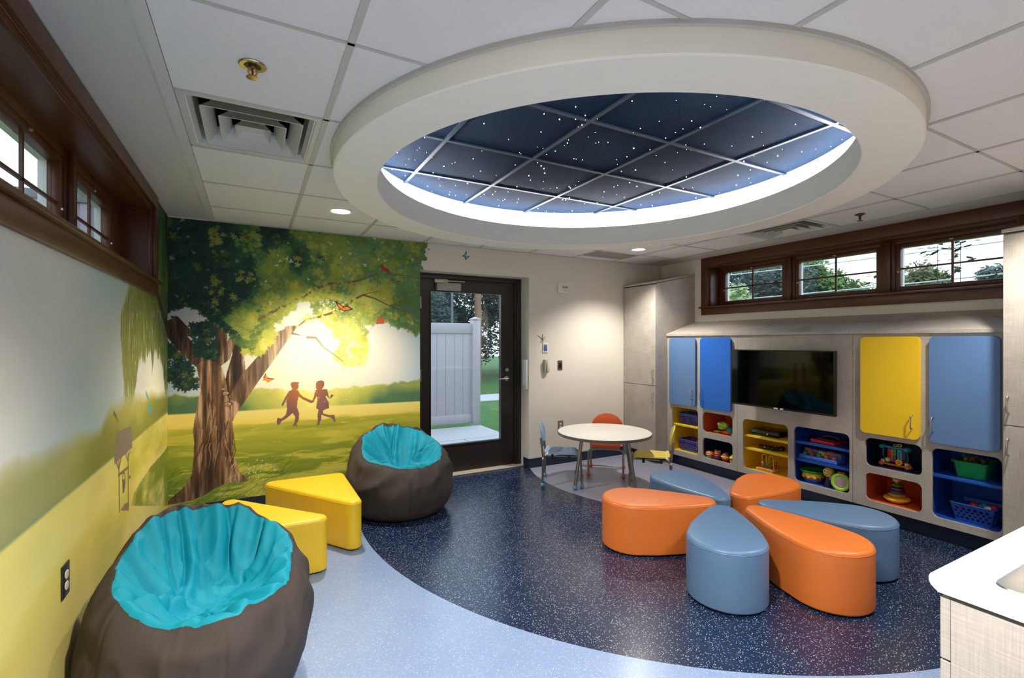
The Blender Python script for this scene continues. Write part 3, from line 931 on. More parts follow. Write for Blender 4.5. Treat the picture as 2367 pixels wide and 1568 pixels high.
# ================================================================== THE MURAL (painted artwork; outlines in wall metres)
MURAL = {
    'trunk': [(-0.334,1.251),(-0.396,1.215),(-0.38,1.128),(-0.365,1.004),(-0.391,0.882),(-0.408,0.76),(-0.416,0.677),(-0.408,0.602),(-0.412,0.478),(-0.424,0.342),(-0.47,0.256),(-0.531,0.203),(-0.577,0.161),(-0.58,0.129),(-0.531,0.129),(-0.45,0.135),(-0.356,0.157),(-0.292,0.198),(-0.216,0.231),(-0.15,0.244),(-0.077,0.233),(-0.009,0.241),(-0.06,0.281),(-0.094,0.324),(-0.122,0.392),(-0.142,0.511),(-0.137,0.652),(-0.146,0.739),(-0.119,0.801),(-0.074,0.874),(-0.173,0.931),(-0.19,1.071),(-0.217,1.185),(-0.265,1.237)],
    'limb_l': [(-0.582,1.562),(-0.587,1.436),(-0.488,1.302),(-0.401,1.203),(-0.334,1.189),(-0.26,1.237),(-0.365,1.301),(-0.416,1.387),(-0.498,1.509),(-0.558,1.58)],
    'limb_l2': [(-0.567,1.602),(-0.518,1.6),(-0.416,1.473),(-0.427,1.436),(-0.478,1.448)],
    'limb_c1': [(-0.26,1.706),(-0.19,1.702),(-0.176,1.501),(-0.184,1.374),(-0.217,1.248),(-0.291,1.225),(-0.265,1.437)],
    'limb_c2': [(-0.217,1.299),(-0.173,1.425),(-0.041,1.53),(-0.016,1.515),(-0.13,1.387),(-0.162,1.26),(-0.238,1.186),(-0.281,1.212)],
    'limb_d': [(-0.168,1.672),(-0.085,1.629),(-0.076,1.476),(-0.063,1.297),(-0.05,1.142),(-0.085,1.054),(-0.173,0.944),(-0.201,1.059),(-0.184,1.147),(-0.146,1.298),(-0.152,1.501)],
    'limb_r': [(-0.179,0.919),(-0.085,1.118),(0.073,1.321),(0.191,1.465),(0.191,1.485),(0.238,1.505),(0.25,1.532),(0.348,1.539),(0.275,1.426),(0.167,1.254),(0.05,1.074),(-0.074,0.874),(-0.119,0.801)],
    'stub': [(-0.349,1.56),(-0.315,1.567),(-0.318,1.462),(-0.349,1.437)],
    'tA': [(0.482,1.856),(0.573,1.905),(0.667,1.92),(0.743,1.924),(0.87,1.962)],
    'tB': [(0.05,1.583),(0.133,1.641),(0.218,1.695),(0.287,1.726)],
    'tB2': [(0.33,1.771),(0.392,1.793),(0.455,1.835)],
    'tC': [(0.84,1.798),(0.9,1.831),(1.011,1.8),(1.113,1.752),(1.283,1.689)],
    'tC2': [(0.9,1.831),(0.96,1.854),(1.072,1.875)],
    'tE': [(0.357,1.541),(0.419,1.596),(0.518,1.617),(0.62,1.654),(0.686,1.691),(0.753,1.729),(0.792,1.765)],
    'tF': [(0.304,1.469),(0.365,1.455)],
    'tG': [(0.423,1.436),(0.491,1.434),(0.555,1.348),(0.658,1.272),(0.724,1.216)],
    'tH': [(0.599,1.917),(0.718,1.93),(0.853,1.96),(1.008,2.027),(1.152,2.044),(1.378,2.029)],
    'kite': [(1.031,1.63),(1.098,1.628),(1.093,1.568),(1.013,1.56)],
    'string': [(1.013,1.56),(0.9,1.453)],
    'boy': [(0.304,0.986),(0.348,0.974),(0.361,0.945),(0.392,0.914),(0.455,0.881),(0.473,0.885),(0.473,0.861),(0.45,0.857),(0.383,0.895),(0.352,0.921),(0.343,0.878),(0.339,0.83),(0.357,0.772),(0.352,0.714),(0.335,0.682),(0.346,0.662),(0.304,0.668),(0.32,0.698),(0.326,0.745),(0.304,0.78),(0.261,0.74),(0.218,0.715),(0.201,0.688),(0.188,0.685),(0.18,0.718),(0.188,0.748),(0.218,0.739),(0.252,0.77),(0.261,0.817),(0.256,0.883),(0.268,0.916),(0.244,0.875),(0.231,0.847),(0.218,0.846),(0.222,0.867),(0.248,0.922),(0.274,0.968)],
    'boyhead': [(0.291,1.02),(0.289,1.034),(0.3,1.048),(0.326,1.05),(0.358,1.043),(0.358,1.035),(0.348,1.032),(0.354,1.012),(0.348,0.988),(0.33,0.975),(0.304,0.984),(0.297,1.0)],
    'girl': [(0.495,0.975),(0.55,0.974),(0.586,0.972),(0.599,0.912),(0.609,0.897),(0.62,0.926),(0.643,0.918),(0.62,0.891),(0.606,0.884),(0.578,0.918),(0.573,0.904),(0.599,0.853),(0.603,0.803),(0.564,0.791),(0.55,0.782),(0.555,0.757),(0.611,0.738),(0.648,0.739),(0.659,0.675),(0.65,0.671),(0.625,0.712),(0.573,0.731),(0.537,0.749),(0.537,0.709),(0.521,0.671),(0.529,0.659),(0.494,0.66),(0.509,0.682),(0.505,0.741),(0.514,0.794),(0.495,0.81),(0.505,0.888),(0.502,0.918),(0.482,0.885),(0.473,0.861),(0.459,0.866),(0.477,0.914),(0.484,0.958)],
    'girlhead': [(0.493,0.982),(0.491,1.026),(0.505,1.047),(0.537,1.055),(0.56,1.042),(0.562,1.008),(0.55,0.984),(0.537,0.973),(0.509,0.968)],
    'bf1': [(0.646,1.767),(0.667,1.761),(0.705,1.737),(0.724,1.72),(0.763,1.725),(0.814,1.695),(0.763,1.679),(0.732,1.675),(0.71,1.684),(0.686,1.701),(0.667,1.735)],
    'bf1i': [(0.672,1.746),(0.7,1.731),(0.722,1.712),(0.758,1.717),(0.79,1.698),(0.758,1.684),(0.732,1.683),(0.71,1.692),(0.688,1.71)],
    'bf2': [(0.075,1.071),(0.083,1.094),(0.098,1.13),(0.112,1.091),(0.16,1.08),(0.133,1.062),(0.108,1.049),(0.102,1.07)],
    'cardinal': [(1.062,2.125),(1.077,2.132),(1.091,2.108),(1.13,2.086),(1.164,2.043),(1.116,2.056),(1.079,2.068),(1.065,2.096)],
    'sky1': [(-0.577,1.544),(-0.538,1.545),(-0.528,1.509),(-0.562,1.49)],
    'canopy': [(-0.603,2.407),(1.57,2.408),(1.57,2.322),(1.503,2.166),(1.415,2.033),(1.446,1.78),(1.437,1.504),(1.265,1.557),(1.079,1.623),(0.94,1.58),(0.747,1.793),(0.526,1.803),(0.35,1.776),(0.248,1.678),(0.181,1.602),(0.05,1.508),(-0.014,1.363),(-0.092,1.399),(-0.26,1.592),(-0.435,1.708),(-0.603,1.651)],
    'spray': [(0.402,1.778),(0.747,1.793),(0.94,1.479),(0.92,1.178),(0.747,1.182),(0.635,1.243),(0.71,1.399),(0.526,1.591)],
    'lowleft': [(-0.603,1.4),(-0.548,1.366),(-0.406,1.193),(-0.372,1.088),(-0.406,1.004),(-0.548,1.045),(-0.603,1.097)],
    'mid': [(-0.435,1.537),(-0.26,1.557),(-0.26,1.259),(-0.392,1.296)],
    'c3': [(-0.092,1.578),(0.115,1.582),(0.181,1.436),(0.05,1.29),(-0.061,1.309)],
    'treeline': [(-0.603,1.013),(-0.463,1.058),(-0.319,1.069),(-0.076,1.041),(0.05,1.053),(0.181,1.029),(0.385,1.039),(0.599,1.05),(0.862,1.087),(1.059,1.032),(1.265,1.044),(1.459,1.058),(1.459,0.82),(0.599,0.837),(-0.076,0.826),(-0.603,0.829)],
    'shade': [(-0.603,0.577),(-0.319,0.634),(-0.076,0.682),(0.181,0.652),(0.526,0.637),(0.862,0.64),(1.223,0.631),(1.481,0.611),(1.481,-0.262),(-0.603,0.09)],
    'horizonL': [(-0.589,0.835)],
    'horizonR': [(1.459,0.82)],
    'sun': [(0.437,1.247)],
    'Lhill': [(1.744,1.085),(1.849,1.092),(2.038,1.06),(2.379,1.074),(2.67,1.046),(2.811,1.104),(3.25,1.145),(3.73,1.088),(4.522,1.032)],
    'Lfield': [(4.554,0.846),(3.72,0.849),(3.458,0.858),(2.635,0.861),(2.214,0.861),(1.946,0.868),(1.744,0.86)],
    'Lshade': [(4.574,0.59),(4.336,0.578),(3.843,0.588),(3.546,0.573),(3.335,0.558),(3.257,0.512),(4.574,0.112)],
    'wellroof': [(2.954,0.961),(3.276,0.941),(3.303,0.82),(2.918,0.813),(2.907,0.857)],
    'wl': [(3.0,0.806),(3.016,0.562)],
    'wr': [(3.202,0.803),(3.206,0.511)],
    'wb': [(2.991,0.743),(3.213,0.734)],
    'wh': [(3.074,0.702),(3.081,0.731),(3.114,0.728),(3.135,0.691)],
    'w1': [(2.954,0.813),(3.003,0.767),(3.048,0.815)],
    'w2': [(3.149,0.814),(3.191,0.772),(3.243,0.811)],
    'wc': [(3.206,0.677),(3.257,0.67)],
    'bucket': [(3.068,0.7),(3.142,0.691),(3.135,0.654),(3.108,0.623),(3.081,0.631)],
    'wellbase': [(3.032,0.557),(3.114,0.563),(3.22,0.548),(3.228,0.521),(3.213,0.5)],
    'willow': [(3.232,1.695),(4.554,1.905),(4.554,1.026),(4.406,1.04),(4.301,1.264),(3.988,1.379),(3.903,1.217),(3.823,1.381),(3.624,1.297),(3.533,1.337),(3.447,1.268),(3.365,1.133),(3.25,1.11),(3.11,1.155),(3.077,1.307),(3.028,1.479),(3.11,1.576)],
    'lbranch': [(4.005,1.772),(4.107,1.756),(4.371,1.63),(4.554,1.568),(4.554,1.436),(4.406,1.516),(4.17,1.641)],
    'dfly': [(3.686,1.085),(3.72,1.062),(3.771,1.033)],
    'bfly2': [(3.781,1.027),(3.823,0.982),(3.903,0.952),(3.865,0.929),(3.796,0.946),(3.771,0.988)],
    'bflyx': [(2.908,1.059),(2.952,1.035),(2.982,1.008)],
    'sunL': [(3.596,1.062)],
}
class Canvas:
    def __init__(s, x0, x1, z0, z1, rx, rz):
        s.x0, s.z0, s.rx, s.rz = x0, z0, rx, rz
        s.w, s.h = int((x1 - x0) / rx) + 1, int((z1 - z0) / rz) + 1
        s.a = np.zeros((s.h, s.w, 3))
        s.X, s.Z = np.meshgrid(x0 + np.arange(s.w) * rx, z0 + np.arange(s.h) * rz)
        s.rg = np.random.default_rng(5)
    def vnoise(s, sx, sz, seed):
        g = np.random.default_rng(seed).random((64, 64))
        u, v = (s.X - s.x0) * sx + seed * 0.37, (s.Z - s.z0) * sz + seed * 0.11
        i, j = np.floor(u).astype(int), np.floor(v).astype(int)
        f, q = u - i, v - j
        f, q = f * f * (3 - 2 * f), q * q * (3 - 2 * q)
        i0, i1, j0, j1 = i % 64, (i + 1) % 64, j % 64, (j + 1) % 64
        return (g[j0, i0] * (1 - f) + g[j0, i1] * f) * (1 - q) + (g[j1, i0] * (1 - f) + g[j1, i1] * f) * q
    def fbm(s, sx, sz, seed, o=4):
        t, a, n = 0, 1, 0
        for k in range(o):
            t = t + a * s.vnoise(sx * 2 ** k, sz * 2 ** k, seed + k)
            n += a
            a *= 0.5
        return t / n
    def mixin(s, mask, col):
        m = np.clip(mask, 0, 1)[..., None]
        s.a[:] = s.a * (1 - m) + np.asarray(col, float) * m
    def polymask(s, P, dx=0, dz=0):
        m = np.zeros(s.X.shape, bool)
        X, Z = s.X + dx, s.Z + dz
        n = len(P)
        for i in range(n):
            (xa, za), (xb, zb_) = P[i], P[(i + 1) % n]
            if za == zb_:
                continue
            c = ((za > Z) != (zb_ > Z)) & (X < (xb - xa) * (Z - za) / (zb_ - za) + xa)
            m ^= c
        return m.astype(float)
    def stroke(s, P, w0, w1, col, alpha=1.0):
        n = len(P) - 1
        x, z = [p[0] for p in P], [p[1] for p in P]
        pad = max(w0, w1) + 0.01
        sel = (s.X > min(x) - pad) & (s.X < max(x) + pad) & (s.Z > min(z) - pad) & (s.Z < max(z) + pad)
        X, Z = s.X[sel], s.Z[sel]
        m = np.zeros(X.shape)
        for i in range(n):
            ax, az, bx_, bz = x[i], z[i], x[i + 1], z[i + 1]
            L2 = (bx_ - ax) ** 2 + (bz - az) ** 2 + 1e-12
            t = np.clip(((X - ax) * (bx_ - ax) + (Z - az) * (bz - az)) / L2, 0, 1)
            d = np.hypot(X - ax - t * (bx_ - ax), Z - az - t * (bz - az))
            wd = w0 + (w1 - w0) * (i + t) / n
            m = np.maximum(m, np.clip((wd - d) / 0.004 + 0.5, 0, 1))
        full = np.zeros(s.X.shape)
        full[sel] = m * alpha
        s.mixin(full, col)
    def leaf(s, x, z, r, col, alpha=0.9, lobes=5, asp=1.0, ang=None):
        i0, i1 = int((x - r * 1.5 - s.x0) / s.rx), int((x + r * 1.5 - s.x0) / s.rx) + 2
        j0, j1 = int((z - r * 1.5 - s.z0) / s.rz), int((z + r * 1.5 - s.z0) / s.rz) + 2
        i0, j0, i1, j1 = max(i0, 0), max(j0, 0), min(i1, s.w), min(j1, s.h)
        if i0 >= i1 or j0 >= j1:
            return
        X, Z = s.X[j0:j1, i0:i1] - x, s.Z[j0:j1, i0:i1] - z
        p = s.rg.uniform(0, 6.28) if ang is None else ang
        cx, sn = math.cos(p), math.sin(p)
        U, V = X * cx + Z * sn, (-X * sn + Z * cx) * asp
        d, f = np.hypot(U, V), np.arctan2(V, U)
        rr = r * (0.78 + 0.30 * np.cos(lobes * f) + 0.10 * np.cos(3 * f + p * 3))
        m = (np.clip((rr - d) / (r * 0.25) + 0.5, 0, 1) * alpha)[..., None]
        A = s.a[j0:j1, i0:i1]
        A[:] = A * (1 - m) + np.asarray(col) * m

def ramp(t, stops):
    t = np.clip(t, 0, 1)
    out = np.zeros(t.shape + (3,))
    for k in range(3):
        out[..., k] = np.interp(t, [p for p, _ in stops], [c[k] for _, c in stops])
    return out

def inside(P, x, z):
    c = False
    n = len(P)
    for i in range(n):
        (xa, za), (xb, zb_) = P[i], P[(i + 1) % n]
        if (za > z) != (zb_ > z) and x < (xb - xa) * (z - za) / (zb_ - za) + xa:
            c = not c
    return c

SUN = (0.437, 1.247)
def leaf_col(x, z, q, rg):
    d = math.hypot(x - SUN[0] - 0.12, (z - SUN[1] - 0.12) * 1.0)
    t = min(1, max(0, (d - 0.12) / 0.80))
    t = min(1, max(0, t + 0.30 * max(0, 0.30 - x) / 0.6 * (1 if z > 1.45 else 0.3) + (q - 0.5) * 0.66))
    if x > 0.55:
        t = min(t, 0.72 - 0.1 * (q < 0.4))
    st = [(0, (246, 238, 128)), (0.2, (228, 222, 92)), (0.4, (190, 190, 72)), (0.6, (128, 146, 58)), (0.78, (70, 112, 62)), (0.9, (30, 76, 54)), (1.0, (16, 52, 48))]
    c = [np.interp(t, [p for p, _ in st], [v[k] for _, v in st]) for k in range(3)]
    if x > 0.7 and z > 1.45 and rg.random() < 0.4:
        c = [c[0] * 0.8 + 30 * rg.random(), c[1] * 0.95 + 10, c[2] + 34]
    if rg.random() < 0.05:
        c = [c[0] * 0.6 + 86, c[1] * 0.6 + 66, c[2] * 0.6 + 10]
    j = rg.normal(0, 7)
    return [c[0] + j, c[1] + j, c[2] + j * 0.6]

def paint_back():
    c = Canvas(-0.583, 1.66, 0.102, 2.372, 0.003, 0.003)
    rg = c.rg
    D = np.hypot(c.X - SUN[0], (c.Z - SUN[1]) * 1.15)
    c.a[:] = ramp(D / 1.4, [(0, (255, 255, 246)), (0.10, (255, 254, 236)), (0.2, (255, 250, 214)), (0.36, (240, 236, 214)), (0.55, (226, 224, 212)), (0.75, (186, 204, 214)), (1, (140, 176, 200))])
    # warm rays
    n1 = c.fbm(3, 3, 3)
    # distant tree line
    top = 1.00 + 0.06 * (c.fbm(4.5, 0.01, 8) - 0.5) * 2 + 0.05 * np.clip(c.X - 0.5, 0, 1) - 0.03 * np.exp(-((c.X - 0.45) / 0.25) ** 2)
    tl = np.clip((top + 0.05 * (c.fbm(14, 14, 9) - 0.5) - c.Z) / 0.02, 0, 1)
    g = np.clip(np.abs(c.X - 0.45) / 0.75, 0, 1)
    lo = np.clip((0.98 - c.Z) / 0.14, 0, 1)
    col = ramp(g * 0.75 + 0.35 * lo * (0.3 + g) + 0.35 * (c.fbm(9, 9, 12) - 0.5), [(0, (250, 240, 130)), (0.3, (220, 212, 96)), (0.6, (172, 178, 84)), (0.85, (116, 142, 86)), (1, (84, 122, 84))])
    c.mixin(tl, col)
    # sunlit field
    hz = 0.836 - 0.0077 * (c.X + 0.583)
    fm = np.clip((hz - c.Z) / 0.012, 0, 1)
    dep = np.clip((hz - c.Z) / 0.75, 0, 1)
    col = ramp(dep * 1.0 + 0.16 * (c.fbm(2, 26, 21) - 0.5), [(0, (246, 226, 132)), (0.12, (248, 224, 116)), (0.28, (238, 214, 84)), (0.45, (206, 198, 56)), (1, (164, 170, 48))])
    c.mixin(fm, col)
    # tree shade with streaks of sun
    sh = c.polymask([(-0.7, 0.66), (-0.2, 0.72), (0.05, 0.70), (0.3, 0.735), (0.6, 0.70), (0.9, 0.715), (1.15, 0.72), (1.7, 0.715), (1.7, 0), (-0.7, 0)])
    edge = np.clip(0.5 + (0.715 - c.Z) / 0.05 + (c.fbm(5, 30, 31) - 0.5) * 2.2, 0, 1)
    dk = np.clip(0.62 * edge + 0.5 * (c.fbm(2.2, 18, 33) - 0.35), 0, 1) * np.maximum(sh, edge * (c.Z < 0.74))
    gcol = ramp(np.clip((0.72 - c.Z) / 0.6, 0, 1) + 0.4 * (c.fbm(6, 30, 35) - 0.5), [(0, (184, 180, 62)), (0.4, (154, 164, 52)), (0.8, (118, 142, 46)), (1, (104, 132, 48))])
    c.mixin(np.clip(dk * 1.2, 0, 1), gcol)
    pat = np.clip((c.fbm(3.4, 17, 37, 3) - 0.51) * 8, 0, 1) * (c.Z < 0.66) * (0.35 + 0.65 * np.clip((0.66 - c.Z) / 0.3, 0, 1))
    c.mixin(pat * 0.8, (230, 216, 92))
    for k in range(70):
        z = 0.13 + 0.56 * rg.random()
        x = rg.uniform(-0.58, 1.44)
        q = (0.72 - z) / 0.6
        c.leaf(x, z, rg.uniform(0.025, 0.075) * (0.5 + q), (232 + rg.normal(0, 6), 216, 84 + rg.normal(0, 14)), 0.62, 2, rg.uniform(4, 8), rg.normal(0, 0.12))
    for k in range(700):
        z = 0.11 + 0.30 * rg.random() ** 1.5
        x = rg.uniform(-0.58, 0.3)
        c.leaf(x, z, rg.uniform(0.02, 0.05), [(70, 110, 30), (150, 160, 50), (196, 194, 92), (60, 96, 34)][rg.integers(4)], 0.35, 2, rg.uniform(7, 12), rg.normal(0.5, 0.35))
    for k in range(26):
        c.leaf(0.02 + rg.normal(0, 0.07), 0.33 + rg.normal(0, 0.05), 0.006, (236, 236, 206), 0.9)
    M = MURAL
    # far canopy wash behind the limbs
    cp = c.polymask(M['canopy'])
    soft = cp.copy()
    wash = np.zeros(c.X.shape + (3,))
    dd = np.hypot(c.X - SUN[0] - 0.12, c.Z - SUN[1] - 0.12)
    t = np.clip((dd - 0.12) / 0.80 + 0.30 * np.clip(0.30 - c.X, 0, 1) / 0.6 + 0.62 * (c.fbm(3.2, 3.2, 41) - 0.5) + 0.3 * (c.fbm(11, 11, 43) - 0.5), 0, 1)
    t = np.where(c.X > 0.75, np.minimum(t, 0.74), t)
    wash = ramp(t, [(0, (250, 242, 150)), (0.2, (226, 218, 96)), (0.4, (170, 174, 66)), (0.6, (96, 124, 54)), (0.78, (44, 86, 52)), (0.9, (18, 58, 46)), (1.0, (9, 38, 38))])
    c.mixin(soft * 0.92, wash)
    def leaves(P, n, r0, r1, seed, gap=0.0, alpha=0.8):
        xs, zs = [p[0] for p in P], [p[1] for p in P]
        k = 0
        while k < n:
            x, z = rg.uniform(min(xs), max(xs)), rg.uniform(min(zs), max(zs))
            k += 1
            if not inside(P, x, z):
                continue
            i, j = int((x - c.x0) / c.rx), int((z - c.z0) / c.rz)
            q = qn[min(max(j, 0), c.h - 1), min(max(i, 0), c.w - 1)]
            if rg.random() < gap:
                c.leaf(x, z, rg.uniform(0.010, 0.022), (226, 226, 196) if x > -0.1 else (120, 160, 180), 0.75, 3, rg.uniform(1.0, 2.2))
            else:
                c.leaf(x, z, rg.uniform(r0, r1), leaf_col(x, z, q, rg), alpha)
    qn = np.clip((c.fbm(4.2, 4.2, 51, 3) - 0.5) * 2.3 + 0.5, 0, 1)
    leaves(M['lowleft'], 240, 0.014, 0.032, 1)
    # trunk and limbs
    bark = c.fbm(34, 3.0, 61, 4)
    fine = c.fbm(90, 7, 63, 3)
    def wood(P, hi, lo_, sx=0.0, warm=0.0):
        m = c.polymask(P)
        xs = [p[0] for p in P]
        f = np.clip((c.X - min(xs)) / (max(xs) - min(xs)), 0, 1)
        tt = np.clip(0.30 + 0.5 * f + 1.6 * (bark - 0.5) + 0.7 * (fine - 0.5) + sx, 0, 1)
        c.mixin(m, ramp(tt, [(0, lo_), (0.35, tuple(0.6 * a + 0.4 * b_ for a, b_ in zip(lo_, hi))), (0.7, hi), (1, (208, 172, 138))]))
    for nme in ('limb_l2', 'stub', 'limb_l', 'limb_d', 'limb_c1'):
        wood(M[nme], (104, 78, 58), (38, 28, 26), -0.15)
    wood(M['limb_c2'], (140, 110, 84), (60, 44, 36))
    wood(M['limb_r'], (146, 112, 86), (74, 54, 44), 0.04)
    wood(M['trunk'], (150, 112, 80), (62, 42, 32), -0.02)
    T = M['trunk']
    # root shadow and bark strokes
    for k in range(70):
        x = rg.uniform(-0.36, 0.02)
        z = rg.uniform(0.3, 1.0)
        if not inside(T, x, z):
            continue
        P = [(x, z)]
        for s_ in range(5):
            P.append((P[-1][0] + rg.normal(0.0, 0.008) + (0.004 if x > -0.2 else -0.004) * (1 if z < 0.6 else 0), P[-1][1] - 0.04))
        if inside(T, *P[-1]):
            c.stroke(P, 0.004, 0.001, [(52, 34, 28), (206, 166, 126), (92, 62, 46)][rg.integers(3)], 0.8)
    for (x, z, r) in ((-0.20, 0.975, 0.032), (-0.185, 0.885, 0.036), (-0.215, 1.01, 0.02)):
        c.leaf(x, z, r, (84, 58, 44), 1, 1, 1.5, 0.2)
        c.leaf(x, z, r * 0.75, (206, 166, 136), 1, 1, 1.5, 0.2)
        c.leaf(x, z - 0.002, r * 0.42, (150, 112, 86), 1, 1, 1.5, 0.2)
    for k in range(14):
        x = rg.uniform(-0.17, -0.03)
        z = 0.28 + rg.uniform(0, 0.17)
        if inside(T, x, z):
            c.leaf(x, z, 0.03, (222, 184, 140), 0.55, 2, 4, 1.2 + rg.normal(0, 0.4))
    # canopy leaves over the limbs
    for seed, (nm, n, r0, r1, gp) in enumerate((('canopy', 1500, 0.034, 0.075, 0.0), ('canopy', 1500, 0.018, 0.042, 0.015), ('canopy', 700, 0.012, 0.022, 0.06), ('spray', 700, 0.014, 0.032, 0.02), ('spray', 500, 0.008, 0.016, 0.08), ('c3', 300, 0.016, 0.034, 0.0), ('mid', 260, 0.014, 0.03, 0.0))):
        P = M[nm]
        leaves(P, n, r0, r1, seed, gp, 0.62 if seed == 0 else 0.78)
    for nme in ('limb_c1', 'limb_d', 'limb_l'):
        pass
    # sunlit leaf clusters
    hl = c.fbm(7, 7, 57, 3)
    k = 0
    while k < 900:
        x, z = rg.uniform(-0.3, 1.44), rg.uniform(1.42, 2.36)
        k += 1
        if inside(M['canopy'], x, z) and hl[int((z - c.z0) / c.rz), int((x - c.x0) / c.rx)] > 0.55:
            w_ = min(1, math.hypot(x - SUN[0] - 0.2, z - SUN[1]) / 1.1)
            c.leaf(x, z, rg.uniform(0.012, 0.03), (232 - 86 * w_ + rg.normal(0, 8), 222 - 66 * w_, 100 - 36 * w_), 0.62)
    # leaf edge spilling past the drawn outline, over the door head
    for k in range(1500):
        P = M['canopy']
        i = rg.integers(len(P))
        (xa, za), (xb, zb_) = P[i], P[(i + 1) % len(P)]
        f = rg.random()
        x, z = xa + (xb - xa) * f + rg.normal(0, 0.016), za + (zb_ - za) * f + rg.normal(0, 0.016)
        if x < 1.60:
            c.leaf(x, z, rg.uniform(0.008, 0.022), leaf_col(x, z, 0.45 + 0.2 * rg.random(), rg), 0.85)
    # twigs seen through the leaves
    br = (112, 78, 54)
    for nm, w0, w1 in (('tA', 0.012, 0.005), ('tB', 0.014, 0.01), ('tB2', 0.012, 0.007), ('tC', 0.009, 0.003), ('tC2', 0.004, 0.0015), ('tE', 0.006, 0.014), ('tF', 0.010, 0.003), ('tG', 0.011, 0.002), ('tH', 0.011, 0.003)):
        P = M[nm]
        c.stroke(P, w0, w1, br, 0.95)
    for k in range(320):
        nm = ('tA', 'tB', 'tB2', 'tE', 'tH')[rg.integers(5)]
        P = M[nm]
        i = rg.integers(len(P) - 1)
        f = rg.random()
        x = P[i][0] + (P[i + 1][0] - P[i][0]) * f + rg.normal(0, 0.03)
        z = P[i][1] + (P[i + 1][1] - P[i][1]) * f + rg.normal(0, 0.02)
        if rg.random() < 0.6:
            c.leaf(x, z, rg.uniform(0.008, 0.018), leaf_col(x, z, 0.5, rg), 0.85)
    # glow of the low sun
    c.mixin(0.75 * np.exp(-(D / 0.20) ** 2) * (c.Z > 0.93), (255, 253, 232))
    c.mixin(0.30 * np.exp(-(D / 0.42) ** 2) * (c.Z > 0.8), (255, 246, 178))
    # kite, children, butterflies, red bird
    c.mixin(c.polymask(M['kite']), (196, 98, 62))
    c.stroke(M['string'], 0.0015, 0.0015, (170, 150, 120), 0.8)
    for nm in ('boy', 'boyhead', 'girl', 'girlhead'):
        m = c.polymask(M[nm])
        gl = np.exp(-(np.hypot(c.X - 0.40, c.Z - 1.0) / 0.16) ** 2)
        colr = np.stack([128 + 70 * gl, 92 + 26 * gl, 92 - 30 * gl], -1)
        c.mixin(m, colr)
    for nm in ('boy', 'girl'):
        xs = [p[0] for p in M[nm]]
        z = min(p[1] for p in M[nm])
        c.leaf(sum(xs) / len(xs), z - 0.01, 0.16, (140, 146, 40), 0.5, 1, 7, 0.0)
    c.mixin(c.polymask(M['bf1']), (34, 26, 22))
    c.mixin(c.polymask(M['bf1i']), (236, 132, 46))
    for a, b_ in ((3, 0), (3, 5), (3, 7)):
        c.stroke([M['bf1i'][2], M['bf1i'][a if b_ == 0 else b_]], 0.002, 0.001, (40, 28, 22))
    c.mixin(c.polymask(M['bf2']), (240, 146, 60))
    c.stroke([M['bf2'][1], M['bf2'][2]], 0.003, 0.002, (60, 36, 26))
    c.stroke([M['bf2'][3], M['bf2'][4]], 0.003, 0.002, (60, 36, 26))
    c.mixin(c.polymask(M['cardinal']), (158, 44, 42))
    for k in range(9):
        c.leaf(rg.uniform(0.45, 0.85), rg.uniform(0.86, 0.97), 0.004, (250, 250, 220), 0.9)
    return c

